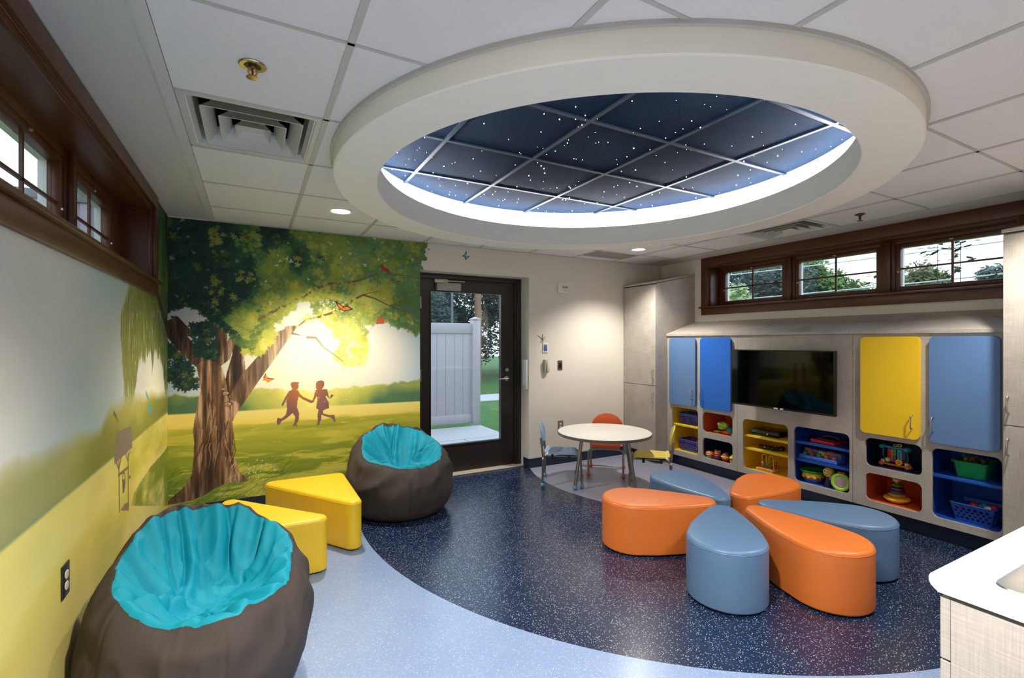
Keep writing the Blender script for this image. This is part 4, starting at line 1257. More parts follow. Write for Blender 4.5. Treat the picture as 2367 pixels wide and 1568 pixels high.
def paint_left():
    c = Canvas(1.30, 4.548, 0.102, 2.402, 0.006, 0.004)
    rg = c.rg
    M = MURAL
    # X is the distance along the wall, towards the corner
    d = np.hypot((c.X - 4.0) * 0.55, c.Z - 1.08)
    c.a[:] = ramp(d / 1.3 + 0.22 * (c.fbm(1.0, 2.0, 71) - 0.5), [(0, (250, 246, 214)), (0.2, (236, 234, 214)), (0.38, (216, 222, 214)), (0.58, (174, 202, 202)), (0.74, (182, 206, 206)), (0.9, (214, 217, 210)), (1, (220, 218, 208))])
    cl = np.clip((c.fbm(0.9, 2.4, 73) - 0.5) * 2.4, 0, 0.6)
    c.mixin(cl, (208, 206, 202))
    # hills, soft topped
    hx = [p[0] for p in M['Lhill']]
    top = np.interp(c.X, hx, [p[1] for p in M['Lhill']]) + 0.05 * (c.fbm(4, 4, 75) - 0.5)
    hm = np.clip((top - c.Z) / 0.07, 0, 1)
    col = ramp(np.clip((c.Z - 0.85) / 0.3, 0, 1) * 0.7 + 0.6 * (c.fbm(2.5, 5, 77) - 0.35), [(0, (126, 130, 52)), (0.35, (150, 150, 66)), (0.65, (186, 180, 96)), (1, (218, 208, 140))])
    c.mixin(hm, col)
    near = np.clip((2.5 - c.X) / 0.9, 0, 0.55) * hm
    c.mixin(near, (170, 172, 140))
    hz = 0.858
    fm = np.clip((hz - c.Z) / 0.014, 0, 1)
    dep = np.clip((hz - c.Z) / 0.75, 0, 1)
    g = np.clip((4.548 - c.X) / 2.6, 0, 1)
    col = ramp(dep * 0.7 + 0.25 * g + 0.2 * (c.fbm(1.2, 6, 81) - 0.5), [(0, (240, 224, 124)), (0.22, (230, 212, 104)), (0.45, (212, 198, 98)), (0.7, (204, 190, 112)), (1, (202, 188, 126))])
    c.mixin(fm, col)
    c.mixin(np.exp(-((c.Z - hz) / 0.006) ** 2) * 0.5, (120, 150, 120))
    # soft green patches low on the field
    dg = np.clip((c.fbm(1.6, 4.0, 85) - 0.47) * 2.6, 0, 0.6) * np.clip((c.X - 1.6) / 1.2, 0.15, 1)
    c.mixin(fm * dg, (166, 164, 62))
    c.mixin(fm * np.clip((c.fbm(0.8, 5.0, 89) - 0.5) * 2.2, 0, 0.4), (232, 220, 150))
    sm = c.polymask(M['Lshade'])
    sm *= np.clip(0.55 + 2.4 * (c.fbm(5, 9, 87) - 0.42), 0, 1)
    c.mixin(sm * 0.85, (112, 130, 40))
    # well
    wc = (126, 108, 96)
    c.mixin(c.polymask(M['wellroof']), (134, 118, 106))
    for nm in ('wl', 'wr', 'wb', 'wh', 'w1', 'w2', 'wc'):
        c.stroke(M[nm], 0.011 if nm in ('wl', 'wr') else 0.007, 0.011 if nm in ('wl', 'wr') else 0.007, wc)
    c.mixin(c.polymask(M['bucket']), (112, 96, 84))
    c.mixin(c.polymask(M['wellbase']), (140, 112, 92))
    # hanging willow and the top strip of leaves beside the window
    P = M['willow']
    xs = [p[0] for p in P]
    zs = [p[1] for p in P]
    top_strip = (c.X > 3.6) & (c.Z > 1.70)
    tcol = ramp(np.clip((c.Z - 1.3) / 1.0, 0, 1) * 0.8 + 0.7 * (c.fbm(16, 2.4, 91) - 0.5), [(0, (150, 156, 66)), (0.4, (104, 120, 52)), (0.75, (44, 80, 48)), (1, (18, 50, 42))])
    c.mixin(top_strip * 1.0, tcol)
    n = 0
    while n < 4200:
        x, z = rg.uniform(min(xs), 4.548), rg.uniform(min(zs), 1.75)
        n += 1
        if not inside(P, x, z):
            continue
        t = np.clip((x - 3.3) / 1.2 * 0.6 + (z - 1.0) * 0.4 + rg.normal(0, 0.16), 0, 1)
        col = [np.interp(t, [0, 0.5, 1], v) for v in ((142, 108, 48), (146, 118, 72), (62, 50, 34))]
        c.leaf(x, z, rg.uniform(0.03, 0.06), col, 0.6, 2, rg.uniform(3, 5), 1.57 + rg.normal(0, 0.12))
    c.mixin(c.polymask(M['lbranch']), (52, 42, 34))
    for nm in ('dfly', 'bfly2'):
        if len(M[nm]) > 3:
            c.mixin(c.polymask(M[nm]), (70, 170, 180))
        else:
            c.stroke(M[nm], 0.012, 0.008, (86, 170, 176))
    c.stroke(M['bflyx'], 0.012, 0.006, (120, 112, 60))
    return c

def canvas_mesh(name, c, to3d, keep, rough):
    a = c.a / 255.0
    a = np.clip(a, 0, 1)
    a = np.where(a <= 0.04045, a / 12.92, ((a + 0.055) / 1.055) ** 2.4)
    H, Wd = c.h, c.w
    co = to3d(c.X.ravel(), c.Z.ravel())
    idx = np.arange(H * Wd).reshape(H, Wd)
    q = np.stack([idx[:-1, :-1], idx[:-1, 1:], idx[1:, 1:], idx[1:, :-1]], -1).reshape(-1, 4)
    cx = (c.X[:-1, :-1] + c.rx / 2).ravel()
    cz = (c.Z[:-1, :-1] + c.rz / 2).ravel()
    q = q[keep(cx, cz)]
    used = np.unique(q)
    remap = np.zeros(H * Wd, int)
    remap[used] = np.arange(len(used))
    q = remap[q]
    me = bpy.data.meshes.new(name)
    me.vertices.add(len(used))
    me.vertices.foreach_set('co', co[used].astype(np.float32).ravel())
    me.loops.add(q.size)
    me.loops.foreach_set('vertex_index', q.astype(np.int32).ravel())
    me.polygons.add(len(q))
    me.polygons.foreach_set('loop_start', (np.arange(len(q)) * 4).astype(np.int32))
    me.update(calc_edges=True)
    me.validate()
    at = me.color_attributes.new('paint', 'FLOAT_COLOR', 'POINT')
    rgba = np.ones((len(used), 4), np.float32)
    rgba[:, :3] = a.reshape(-1, 3)[used]
    at.data.foreach_set('color', rgba.ravel())
    me.materials.append(attr_mat(name + '_paint', rough))
    o = bpy.data.objects.new(name, me)
    C.objects.link(o)
    return o
cb = paint_back()
lim = np.array([p for p in MURAL['canopy']])
def keep_back(x, z):
    k = (x < DX0 - 0.001) | ((z > DZ1 + 0.003))
    # above the door only the leaves are painted on the wall
    i = np.clip(((x - cb.x0) / cb.rx).astype(int), 0, cb.w - 1)
    j = np.clip(((z - cb.z0) / cb.rz).astype(int), 0, cb.h - 1)
    over = spill[j, i]
    return k & ((x < DX0 - 0.001) | over)
spill = cb.X < 1.45 + 0.085 * np.clip((cb.Z - 2.10) / 0.25, 0, 1) + 0.10 * (cb.fbm(20, 20, 17, 3) - 0.5)
tag(canvas_mesh('mural', cb, lambda x, z: np.stack([x, np.full(x.shape, YB - 0.0025), z], -1), keep_back, 0.5),
    'painted mural of a spreading tree and two running children in a sunny meadow', 'mural')
cl_ = paint_left()
def keep_left(y, z):
    return (z < 1.715) | (y > LWY1 + 0.076)
tag(canvas_mesh('mural', cl_, lambda y, z: np.stack([np.full(y.shape, XL + 0.0025), y, z], -1), keep_left, 0.5),
    'painted mural of a misty sky, hills and an old well under the left window', 'mural')
# ================================================================== BUILT-IN CABINETS
toy = thing('toy_cabinet', 'grey built-in toy cabinet with blue and yellow doors above coloured cubbies', 'cabinet', (XT, YC, 0))
OY, OX = YC, XT
def L(y):
    return y - OY
DOORS = [('slate', 3.590, 3.955, M_BLUEP, 'lo'), ('royal', 3.155, 3.525, M_ROYAL, 'hi'), ('yellow', 1.615, 1.995, M_YELP, 'lo'), ('slate', 1.195, 1.560, M_BLUEP, 'hi')]
CUB = [(3.573, 3.932, 0.167, 0.656, M_YELP, [0.445], 'yellow'), (3.150, 3.512, 0.440, 0.650, M_ORGP, [], 'orange'), (3.150, 3.512, 0.167, 0.378, M_NAVYP, [], 'navy'),
       (2.587, 3.035, 0.166, 0.645, M_YELP, [0.472, 0.347], 'yellow'), (2.085, 2.533, 0.170, 0.651, M_BLUEIN, [0.500, 0.346], 'blue'), (1.611, 1.972, 0.432, 0.651, M_NAVYP, [], 'navy'),
       (1.611, 1.972, 0.165, 0.379, M_ORGP, [], 'orange'), (1.193, 1.554, 0.166, 0.651, M_BLUEIN, [0.443], 'blue')]
holes = [rrect(L(a), L(b), z0, z1, 0.04) for a, b, z0, z1, *_ in CUB]
face = prism([(L(YD + 0.002), 0.113), (L(YC - 0.001), 0.113), (L(YC - 0.001), 1.458), (L(YD + 0.002), 1.458)], 0.0, 0.020, 'x', holes)
obj('front_panel', face, M_LINEN, toy, smooth=False)
for y in (3.098, 2.060):
    obj('panel_seam', box(-0.0006, 0.001, L(y) - 0.0012, L(y) + 0.0012, 0.115, 1.456), mat('seam_gap', (92, 84, 76), 0.8), toy, smooth=False)
top = prism([(-0.016, 1.460), (0.0, 1.458), (XR - OX, 1.606), (XR - OX, 1.632), (-0.016, 1.483)], L(YD + 0.002), L(YC - 0.001), 'y')
b = bmesh.new()
prof = [(-0.016, 1.460), (XR - OX - 0.001, 1.606), (XR - OX - 0.001, 1.632), (-0.016, 1.484)]
lo = [b.verts.new((p[0], L(YD + 0.002), p[1])) for p in prof]
hi = [b.verts.new((p[0], L(YC - 0.001), p[1])) for p in prof]
for i in range(4):
    b.faces.new((lo[i], lo[(i + 1) % 4], hi[(i + 1) % 4], hi[i]))
b.faces.new(lo)
b.faces.new(hi[::-1])
top.free()
obj('sloped_top', b, M_LINEN, toy, smooth=False)
bm = box(0.055, 0.063, L(YD + 0.002), L(YC - 0.001), 0.0, 0.104)
box(0.05, 0.056, L(YD + 0.002), L(YC - 0.001), 0.0, 0.012, bm=bm)
obj('toe_kick', bm, M_NAVYB, toy, smooth=False, label='navy recessed toe kick')
obj('carcass', join(box(0.055, XR - OX - 0.001, L(YD + 0.002), L(YC - 0.001), 0.108, 0.124), box(0.40, XR - OX - 0.001, L(YD + 0.002), L(YC - 0.001), 0.124, 1.45)), M_LINEN, toy, smooth=False)
for a, b_, z0, z1, m, shelves, cn in CUB:
    e = 0.018
    bm = bmesh.new()
    x0, x1 = 0.0205, 0.385
    y0, y1 = L(a) - e, L(b_) + e
    za, zt = z0 - 0.004, z1 + e
    box(x0, x1, y0 - 0.004, y0, za, zt, bm=bm)
    box(x0, x1, y1, y1 + 0.004, za, zt, bm=bm)
    box(x0, x1, y0, y1, za - 0.004, za, bm=bm)
    box(x0, x1, y0, y1, zt, zt + 0.004, bm=bm)
    box(x1, x1 + 0.004, y0, y1, za, zt, bm=bm)
    cb_ = obj('cubby', bm, m, toy, smooth=False, label=f'{cn} lined open cubby')
    for zs in shelves:
        obj('shelf', box(0.024, 0.38, y0 + 0.001, y1 - 0.001, zs, zs + 0.021, 0.002), m, cb_, label=f'{cn} shelf')
for cn, a, b_, m, side in DOORS:
    d = obj('door', prism(rrect(L(a), L(b_), 0.690, 1.437, 0.035, 8), -0.026, -0.002, 'x'), m, toy, angle=30, label=f'{cn} cupboard door with rounded corners')
    bv = d.modifiers.new('soft_edge', 'BEVEL')
    bv.width = 0.003
    bv.segments = 2
    bv.limit_method = 'ANGLE'
    handle(-0.026, L(a + 0.042) if side == 'lo' else L(b_ - 0.024), 0.770, 0.868, d)

def tall_cabinet(y0, y1, label, lo_side):
    t = thing('tall_cabinet', label, 'cabinet', (XF, y0, 0), group=None)
    w_ = y1 - y0
    D = XR - XF - 0.002
    body = bmesh.new()
    pr = [(0.020, 0.10), (D, 0.10), (D, 2.190), (0.020, 2.062)]
    lo = [body.verts.new((p[0], 0.001, p[1])) for p in pr]
    hi = [body.verts.new((p[0], w_ - 0.002, p[1])) for p in pr]
    for i in range(4):
        body.faces.new((lo[i], lo[(i + 1) % 4], hi[(i + 1) % 4], hi[i]))
    body.faces.new(lo)
    body.faces.new(hi[::-1])
    obj('carcass', body, M_LINEN, t, smooth=False)
    tp = bmesh.new()
    pr = [(-0.012, 2.063), (D, 2.193), (D, 2.215), (-0.012, 2.085)]
    ov = 0.004
    lo = [tp.verts.new((p[0], -ov, p[1])) for p in pr]
    hi = [tp.verts.new((p[0], w_ - 0.002, p[1])) for p in pr]
    for i in range(4):
        tp.faces.new((lo[i], lo[(i + 1) % 4], hi[(i + 1) % 4], hi[i]))
    tp.faces.new(lo)
    tp.faces.new(hi[::-1])
    obj('sloped_top', tp, M_LINEN, t, smooth=False)
    obj('toe_kick', box(0.075, 0.083, 0.001, w_ - 0.003, 0, 0.10), M_NAVYB, t, smooth=False)
    for z0, z1, hz0, hz1 in ((0.112, 0.887, 0.712, 0.810), (0.893, 2.052, 0.968, 1.066)):
        d = obj('door', box(0.0, 0.019, 0.003, w_ - 0.006, z0, z1, 0.0015), M_LINEN, t, smooth=False)
        handle(0.0, 0.032 if lo_side else w_ - 0.030, hz0, hz1, d)
    return t
tall_cabinet(YC, YB - 0.012, 'tall grey two-door cabinet in the far corner behind the small table', True)
tall_cabinet(0.62, YD, 'tall grey two-door cabinet between the toy cabinet and the sink counter', False)

# ---- sink counter
cnt = thing('sink_counter', 'white topped grey base cabinet with a steel sink at the right', 'counter', (1.399, 0.521, 0))
pr = [(0.0, 0.836), (-0.004, 0.829), (-0.012, 0.823)]
edge = [(-0.020, 0.822), (-0.011, 0.827), (-0.004, 0.834), (0.0, 0.843), (0.0, 0.853), (-0.003, 0.860), (-0.012, 0.865), (-0.655, 0.865), (-0.655, 0.822)]
def xprism(edge, x0, x1, bm=None):
    b = bmesh.new()
    lo = [b.verts.new((x0, p[0], p[1])) for p in edge]
    hi = [b.verts.new((x1, p[0], p[1])) for p in edge]
    for i in range(len(edge)):
        b.faces.new((lo[i], lo[(i + 1) % len(edge)], hi[(i + 1) % len(edge)], hi[i]))
    b.faces.new(lo)
    b.faces.new(hi[::-1])
    return b
# worktop with a cut-out for the bowl
bowl = rrect(0.075, 0.47, -0.50, -0.135, 0.06)
bm = xprism([e for e in edge if e[0] > -0.03] + [(-0.05, 0.865), (-0.05, 0.822)], 0.0, 2.62)
tp = prism([(0, -0.655), (2.62, -0.655), (2.62, -0.05), (0, -0.05)], 0.822, 0.865, 'z', [bowl])
join(bm, tp)
obj('worktop', bm, M_WLAM, cnt, smooth=False)
obj('edge_band', box(-0.0015, 0.0, -0.655, -0.0165, 0.8225, 0.8645), mat('white_edge_dots', (226, 227, 226), 0.5, 0, 0.10, 600), cnt, smooth=False, label='white end edge band')
obj('carcass', box(0.004, 2.62, -0.655, -0.039, 0.10, 0.812), M_LINEN, cnt, smooth=False)
obj('toe_kick', box(0.03, 2.62, -0.60, -0.11, 0.0, 0.10), M_NAVYB, cnt, smooth=False)
for x0, x1 in ((0.004, 0.45), (0.454, 0.90), (0.904, 1.35), (1.354, 1.80), (1.804, 2.25), (2.254, 2.62)):
    obj('drawer', box(x0, x1, -0.038, -0.020, 0.672, 0.812, 0.001), M_LINEN, cnt, smooth=False)
    obj('door', box(x0, x1, -0.038, -0.020, 0.106, 0.667, 0.001), M_LINEN, cnt, smooth=False)
b = bmesh.new()
rings = []
for (a0, a1, b0, b1, r, z) in ((0.034, 0.52, -0.545, -0.096, 0.035, 0.8655), (0.036, 0.518, -0.543, -0.098, 0.034, 0.8690), (0.055, 0.50, -0.525, -0.115, 0.05, 0.8700), (0.072, 0.478, -0.505, -0.134, 0.06, 0.8675),
                               (0.080, 0.468, -0.497, -0.142, 0.07, 0.850), (0.092, 0.455, -0.485, -0.155, 0.08, 0.72), (0.16, 0.39, -0.42, -0.22, 0.09, 0.705)):
    rings.append([b.verts.new((x, y, z)) for x, y in rrect(a0, a1, b0, b1, r, 7)])
for a, c in zip(rings, rings[1:]):
    for i in range(len(a)):
        j = (i + 1) % len(a)
        b.faces.new((a[i], a[j], c[j], c[i]))
b.faces.new(rings[-1])
sk = obj('sink', b, mat('stainless_steel', (200, 198, 194), 0.24, 1.0, 0.05, 40), cnt, label='stainless steel drop-in sink')
obj('sink_drain', lathe([(0, 0.7065), (0.04, 0.7065), (0.042, 0.7055)], 24, loc=(0.275, -0.32, 0)), M_BLACK, sk)

# ---- television
tv = thing('television', 'black flat television mounted on the front of the toy cabinet', 'television', (4.075, 2.590, 1.061))
hw, hh = 0.472, 0.263
bm = box(0, 0.035, -hw, hw, -hh, hh, 0.004)
box(0.034, 0.055, -0.30, 0.30, -0.20, 0.15, 0.01, bm=bm)
obj('housing', bm, mat('tv_black', (12, 12, 13), 0.3, 0, 0.05, 40), tv)
obj('screen', box(-0.0012, 0.002, -hw + 0.011, hw - 0.011, -hh + 0.018, hh - 0.010), mat('tv_screen_glass', (3, 3, 4), 0.05, 0, 0, 10, spec=0.22), tv, smooth=False, label='glossy black screen')
for ya, yb in ((0.0, 0.036), (-0.050, -0.022)):
    obj('sticker', box(-0.0018, 0, ya, yb, -hh + 0.003, -hh + 0.014), M_WHITEP, tv, smooth=False, label='small white sticker on the lower edge')
bm = box(0.05, XT - 4.075 - 0.027, -0.05, 0.05, -0.05, 0.05)
box(XT - 4.075 - 0.010, XT - 4.075 - 0.0005, -0.22, 0.22, -0.12, 0.12, bm=bm)
obj('wall_bracket', bm, M_BLACK, tv, smooth=False)

# ================================================================== SEATS
M_VOR = mat('orange_vinyl', (222, 120, 52), 0.36, 0, 0.03, 14, 0.12, 420, 0.5)
M_VBL = mat('dusty_blue_vinyl', (92, 124, 162), 0.36, 0, 0.03, 14, 0.12, 420, 0.5)
M_VYE = mat('yellow_vinyl', (250, 208, 46), 0.38, 0, 0.03, 14, 0.12, 420, 0.5)
M_FOOT = mat('seat_base_black', (14, 14, 15), 0.7)
H_SEAT = 0.332
def seat_block(name, label, group, outline, m, loc, rz, tagpos=None):
    t = thing(name, label, 'stool', loc, rz, group)
    obj('cushion', pillow(outline, 0.008, H_SEAT, 0.022, 0.014, 0.006), m, t, angle=80)
    ring = inset(outline, 0.0012)
    obj('top_seam', tube([(x, y, H_SEAT - 0.021) for x, y in ring], 0.0026, 6, closed=True), m, t)
    b = prism(inset(outline, 0.02), 0.0, 0.010, 'z')
    obj('base_pad', b, M_FOOT, t, smooth=False, label='black base')
    if tagpos:
        x, y, a, z = tagpos
        bb = box(-0.0006, 0.0006, -0.008, 0.008, 0, 0.05)
        xform(bb, Matrix.Translation((x, y, z)) @ Matrix.Rotation(a, 4, 'Z') @ Matrix.Rotation(R(-12), 4, 'Y'))
        obj('tag', bb, M_WHITEP, t, smooth=False, label='small white sewn-in tag')
petal = hull([(0.085, 0, 0.085), (0.20, 0, 0.126), (0.33, 0, 0.168), (0.44, 0, 0.196), (0.545, 0, 0.208)])
for nm, tip, end, m, label, tg in (
    ('B', (2.710, 2.100), (2.138, 1.622), M_VBL, 'blue petal shaped stool closest to the pale blue floor, seen end on', None),
    ('C', (2.862, 2.012), (2.735, 1.268), M_VOR, 'long orange petal stool between two blue ones, pointing towards the sink counter', None),
    ('D', (2.976, 2.032), (3.408, 1.419), M_VBL, 'blue petal stool nearest the yellow door of the toy cabinet', (0.754, -0.02, 0, 0.10)),
    ('A', (2.748, 2.182), (2.163, 2.617), M_VOR, 'orange petal stool at the left of the ring, its round end towards the beanbag', (0.70, 0.125, R(38), 0.16)),
    ('E', (2.965, 2.175), (3.690, 2.330), M_VOR, 'orange petal stool nearest the toy cabinet, behind the blue ones', (0.02, 0.075, R(120), 0.22)),
    ('F', (2.838, 2.170), (3.000, 2.905), M_VBL, 'blue petal stool beside the small round table', None)):
    seat_block('petal_stool', label, 'petal stools set out as a flower', petal, m, (tip[0], tip[1], 0), math.atan2(end[1] - tip[1], end[0] - tip[0]), tg)
tri1 = hull([(-0.128, 3.138, 0.055), (0.348, 3.138, 0.055), (-0.128, 3.708, 0.055)])
tri2 = hull([(0.598, 4.052, 0.055), (0.140, 4.052, 0.055), (0.598, 3.360, 0.055)])
for tri, label in ((tri1, 'yellow triangular stool just behind the large beanbag'), (tri2, 'yellow triangular stool beside the far beanbag under the mural')):
    cx = sum(p[0] for p in tri) / len(tri)
    cy = sum(p[1] for p in tri) / len(tri)
    seat_block('triangle_stool', label, 'yellow triangular stools', [(x - cx, y - cy) for x, y in tri], M_VYE, (cx, cy, 0), 0)

# ---- beanbags
M_BAG = mat('taupe_canvas', (70, 63, 61), 0.72, 0, 0.05, 40, 0.25, 900, 0.3)
M_TEAL = mat('teal_canvas', (4, 146, 172), 0.6, 0, 0.04, 40, 0.2, 900, 0.3)
def bz(p0, p1, p2, p3, t):
    u = 1 - t
    return tuple(u ** 3 * a + 3 * u * u * t * b_ + 3 * u * t * t * c + t ** 3 * d for a, b_, c, d in zip(p0, p1, p2, p3))
def beanbag(label, loc, rz, seed, rad=0.42, hb=0.655, hf=0.40, amp=1.0, lean=(0, 0), sag=0.07):
    t = thing('beanbag', label, 'beanbag', loc, rz, 'beanbags')
    N, K, K2 = 320, 44, 84
    sd = Vector((seed * 7.3, seed * 3.1, seed * 1.7))
    rg = random.Random(seed)
    zc = hf - sag
    sx_ = rad / 0.42
    def ridge(v):
        return 1 - 2 * abs(noise.noise(v))
    def rim(th):
        back = 0.5 + 0.5 * math.sin(th)                      # +y is the back
        c1, s1 = math.cos(th), math.sin(th)
        h = hf + (hb - hf) * (back ** 1.25) + 0.030 * noise.noise(Vector((c1 * 2.2, s1 * 2.2, 5)) + sd) + 0.012 * ridge(Vector((c1 * 4, s1 * 4, 2)) + sd)
        r = (0.365 - 0.06 * back) * (0.5 + 0.5 * sx_) + 0.035 * noise.noise(Vector((c1 * 1.9, s1 * 1.9, 9)) + sd)
        return h, r
    # long soft folds: each a curve from near the rim into the hollow, with a crease along one side
    folds = []
    for k_ in range(15):
        a0 = k_ * 0.4189 + rg.uniform(-0.22, 0.22)
        r0_, r1_ = rg.uniform(0.28, 0.35), rg.uniform(0.04, 0.17)
        a1 = a0 + rg.uniform(-1.0, 1.0)
        p0 = Vector((r0_ * math.cos(a0), r0_ * math.sin(a0)))
        p2 = Vector((r1_ * math.cos(a1), r1_ * math.sin(a1)))
        side = Vector((-(p2 - p0).y, (p2 - p0).x)) * rg.uniform(-0.35, 0.35)
        p1 = (p0 + p2) / 2 + side
        pl = [(p0 * (1 - t_) ** 2 + p1 * 2 * t_ * (1 - t_) + p2 * t_ * t_) for t_ in [q_ / 9 for q_ in range(10)]]
        folds.append((pl, rg.uniform(0.018, 0.034), rg.uniform(0.022, 0.044), rg.choice((-1, 1))))
    def fold_at(px, py):
        v = 0.0
        for pl, wd, am, sg in folds:
            best = 1e9
            for q_ in range(9):
                A_, B_ = pl[q_], pl[q_ + 1]
                dx_, dy_ = B_.x - A_.x, B_.y - A_.y
                L2 = dx_ * dx_ + dy_ * dy_ + 1e-9
                t_ = ((px - A_.x) * dx_ + (py - A_.y) * dy_) / L2
                t_ = 0 if t_ < 0 else 1 if t_ > 1 else t_
                ex, ey = px - A_.x - dx_ * t_, py - A_.y - dy_ * t_
                d_ = ex * ex + ey * ey
                if d_ < best:
                    best, f_ = d_, (q_ + t_) / 9
                    s_ = dx_ * ey - dy_ * ex
            d_ = math.sqrt(best)
            if d_ > wd * 4:
                continue
            x_ = (d_ if s_ * sg > 0 else -d_) / wd
            env_ = math.sin(math.pi * min(1, max(0, 0.10 + 0.84 * f_))) ** 0.7
            v += am * env_ * (math.exp(-x_ * x_) - 0.8 * math.exp(-((x_ - 1.2) / 0.34) ** 2))
        return v
    rows = []
    for k in range(K + 1):
        s = k / K
        row = []
        for i in range(N):
            th = 2 * math.pi * i / N
            c1, s1 = math.cos(th), math.sin(th)
            h, r = rim(th)
            rr, z = bz((0.27, 0.0), (0.50 * sx_, -0.03), (0.49 * sx_, h * 0.74), (r, h), s)
            z = max(z, 0.0)
            env = math.sin(math.pi * min(1, max(0, (s - 0.04) / 0.96))) ** 0.6 if s < 1 else 0
            w1 = ridge(Vector((c1 * 1.5, s1 * 1.5, z * 6.0 + 0.9 * math.sin(2 * th))) + sd)
            w2 = ridge(Vector((c1 * 4.2, s1 * 4.2, z * 6.0)) + sd * 2)
            up = min(1.0, max(0.0, (z / h - 0.3) / 0.5))
            d = env * ((0.008 + 0.020 * up) * w1 + (0.003 + 0.010 * up) * w2 - 0.012) * amp
            d += 0.012 * env * noise.noise(Vector((c1 * 1.2, s1 * 1.2, z * 3)) + sd)
            for k6 in range(6):
                dt = (th - (k6 * math.pi / 3 + 0.35) + math.pi) % (2 * math.pi) - math.pi
                d -= 0.009 * math.exp(-(dt / 0.016) ** 2) * env
            rr += d
            row.append((rr * c1 + lean[0] * z / hb, rr * s1 + 0.042 * (z / hb) ** 2 + lean[1] * z / hb, z))
        rows.append(row)
    for k in range(1, K2):
        s = k / K2
        row = []
        for i in range(N):
            th = 2 * math.pi * i / N
            c1, s1 = math.cos(th), math.sin(th)
            h, r = rim(th)
            back = 0.5 + 0.5 * s1
            rr, z = bz((r, h), (r * 0.90, h + 0.050 - 0.05 * back), (r * 0.66, zc - 0.005), (0.0, zc), s)
            env = min(1, s / 0.10) * min(1, (1 - s) / 0.1 + 0.25)
            px, py = rr * c1, rr * s1
            wx = 0.05 * noise.noise(Vector((px * 5, py * 5, 1)) + sd)
            wy = 0.05 * noise.noise(Vector((px * 5, py * 5, 7)) + sd)
            a = 0.026 * ridge(Vector(((px + wx) * 4.0, (py + wy) * 4.0, z * 2.5)) + sd) + 0.010 * ridge(Vector(((px + wx) * 10, (py + wy) * 10, z * 6)) + sd * 2) - 0.014
            a = (a + fold_at(px, py)) * env * amp
            nz, nr = 0.66, -0.5 * min(1, rr / 0.12)
            z += a * nz
            rr = max(0.001, rr + a * nr)
            row.append((rr * c1 + lean[0] * z / hb, rr * s1 + 0.042 * (z / hb) ** 2 + lean[1] * z / hb - 0.05 * s, z))
        rows.append(row)
    rows.append([(lean[0] * zc / hb, -0.05 + 0.042 * (zc / hb) ** 2 + lean[1] * zc / hb, zc)] * N)
    # the teal panel starts at the rim in front and a little inside it at the back
    def edge(th):
        back = 0.5 + 0.5 * math.sin(th)
        return K + max(0, 1 + 9 * back ** 1.5 + 4.5 * noise.noise(Vector((math.cos(th) * 2.0, math.sin(th) * 2.0, 3)) + sd))
    for nm, m, seat in (('outer_bag', M_BAG, False), ('seat_panel', M_TEAL, True)):
        bm = bmesh.new()
        vv = {}
        def V(k, i):
            key = (k, i % N) if k < len(rows) - 1 else (k, 0)
            if key not in vv:
                vv[key] = bm.verts.new(rows[key[0]][key[1]])
            return vv[key]
        for k in range(len(rows) - 1):
            for i in range(N):
                if (k >= edge(2 * math.pi * (i + 0.5) / N)) != seat:
                    continue
                q_ = [V(k, i), V(k, i + 1), V(k + 1, i + 1), V(k + 1, i)]
                q_ = list(dict.fromkeys(q_))
                if len(q_) > 2:
                    bm.faces.new(q_)
        if not seat:
            bm.faces.new([V(0, i) for i in range(N)][::-1])
        obj(nm, bm, m, t, angle=180, label='teal seat panel' if seat else None)
    return t
beanbag('large taupe and teal beanbag against the left wall under the window', (-0.182, 2.315, 0), R(22), 3, 0.375, lean=(0.035, -0.02))
bb2 = beanbag('taupe and teal beanbag beside the glazed door', (1.095, 3.985, 0), R(6), 8, 0.40)

# ---- round table and its chairs
tb = thing('round_table', 'low round white table with steel legs and blue ball feet', 'table', (3.056, 3.72, 0))
obj('tabletop', lathe([(0, 0.482), (0.447, 0.482), (0.452, 0.486), (0.455, 0.4865)] + [(0.455, 0.509), (0.451, 0.5115), (0, 0.5115)], 96), M_WLAM, tb)
obj('edge_band', lathe([(0.4545, 0.484), (0.457, 0.486), (0.457, 0.508), (0.4545, 0.5105)], 96), mat('grey_edge_band', (112, 108, 102), 0.5), tb, label='grey edge band')
M_CB, M_CO, M_CY = mat('pale_blue_plastic', (138, 176, 204), 0.4, 0, 0.02, 20), mat('orange_plastic', (238, 108, 52), 0.4, 0, 0.02, 20), mat('pale_yellow_plastic', (226, 206, 96), 0.4, 0, 0.02, 20)
M_BALLB = mat('blue_ball_foot', (92, 144, 184), 0.35, 0, 0.02, 20)
for k in range(4):
    a = R(187 + 90 * k)
    p0 = (0.30 * math.cos(a), 0.30 * math.sin(a), 0.482)
    p1 = (0.392 * math.cos(a), 0.392 * math.sin(a), 0.03)
    lg = obj('leg', join(tube([p1, p0], 0.0155, 14), cyl((p0[0], p0[1], 0.474), (p0[0], p0[1], 0.482), 0.045)), M_STEEL, tb)
    obj('ball_foot', sphere((p1[0], p1[1], 0.0245), 0.0245), M_BALLB, lg, label='blue ball foot')

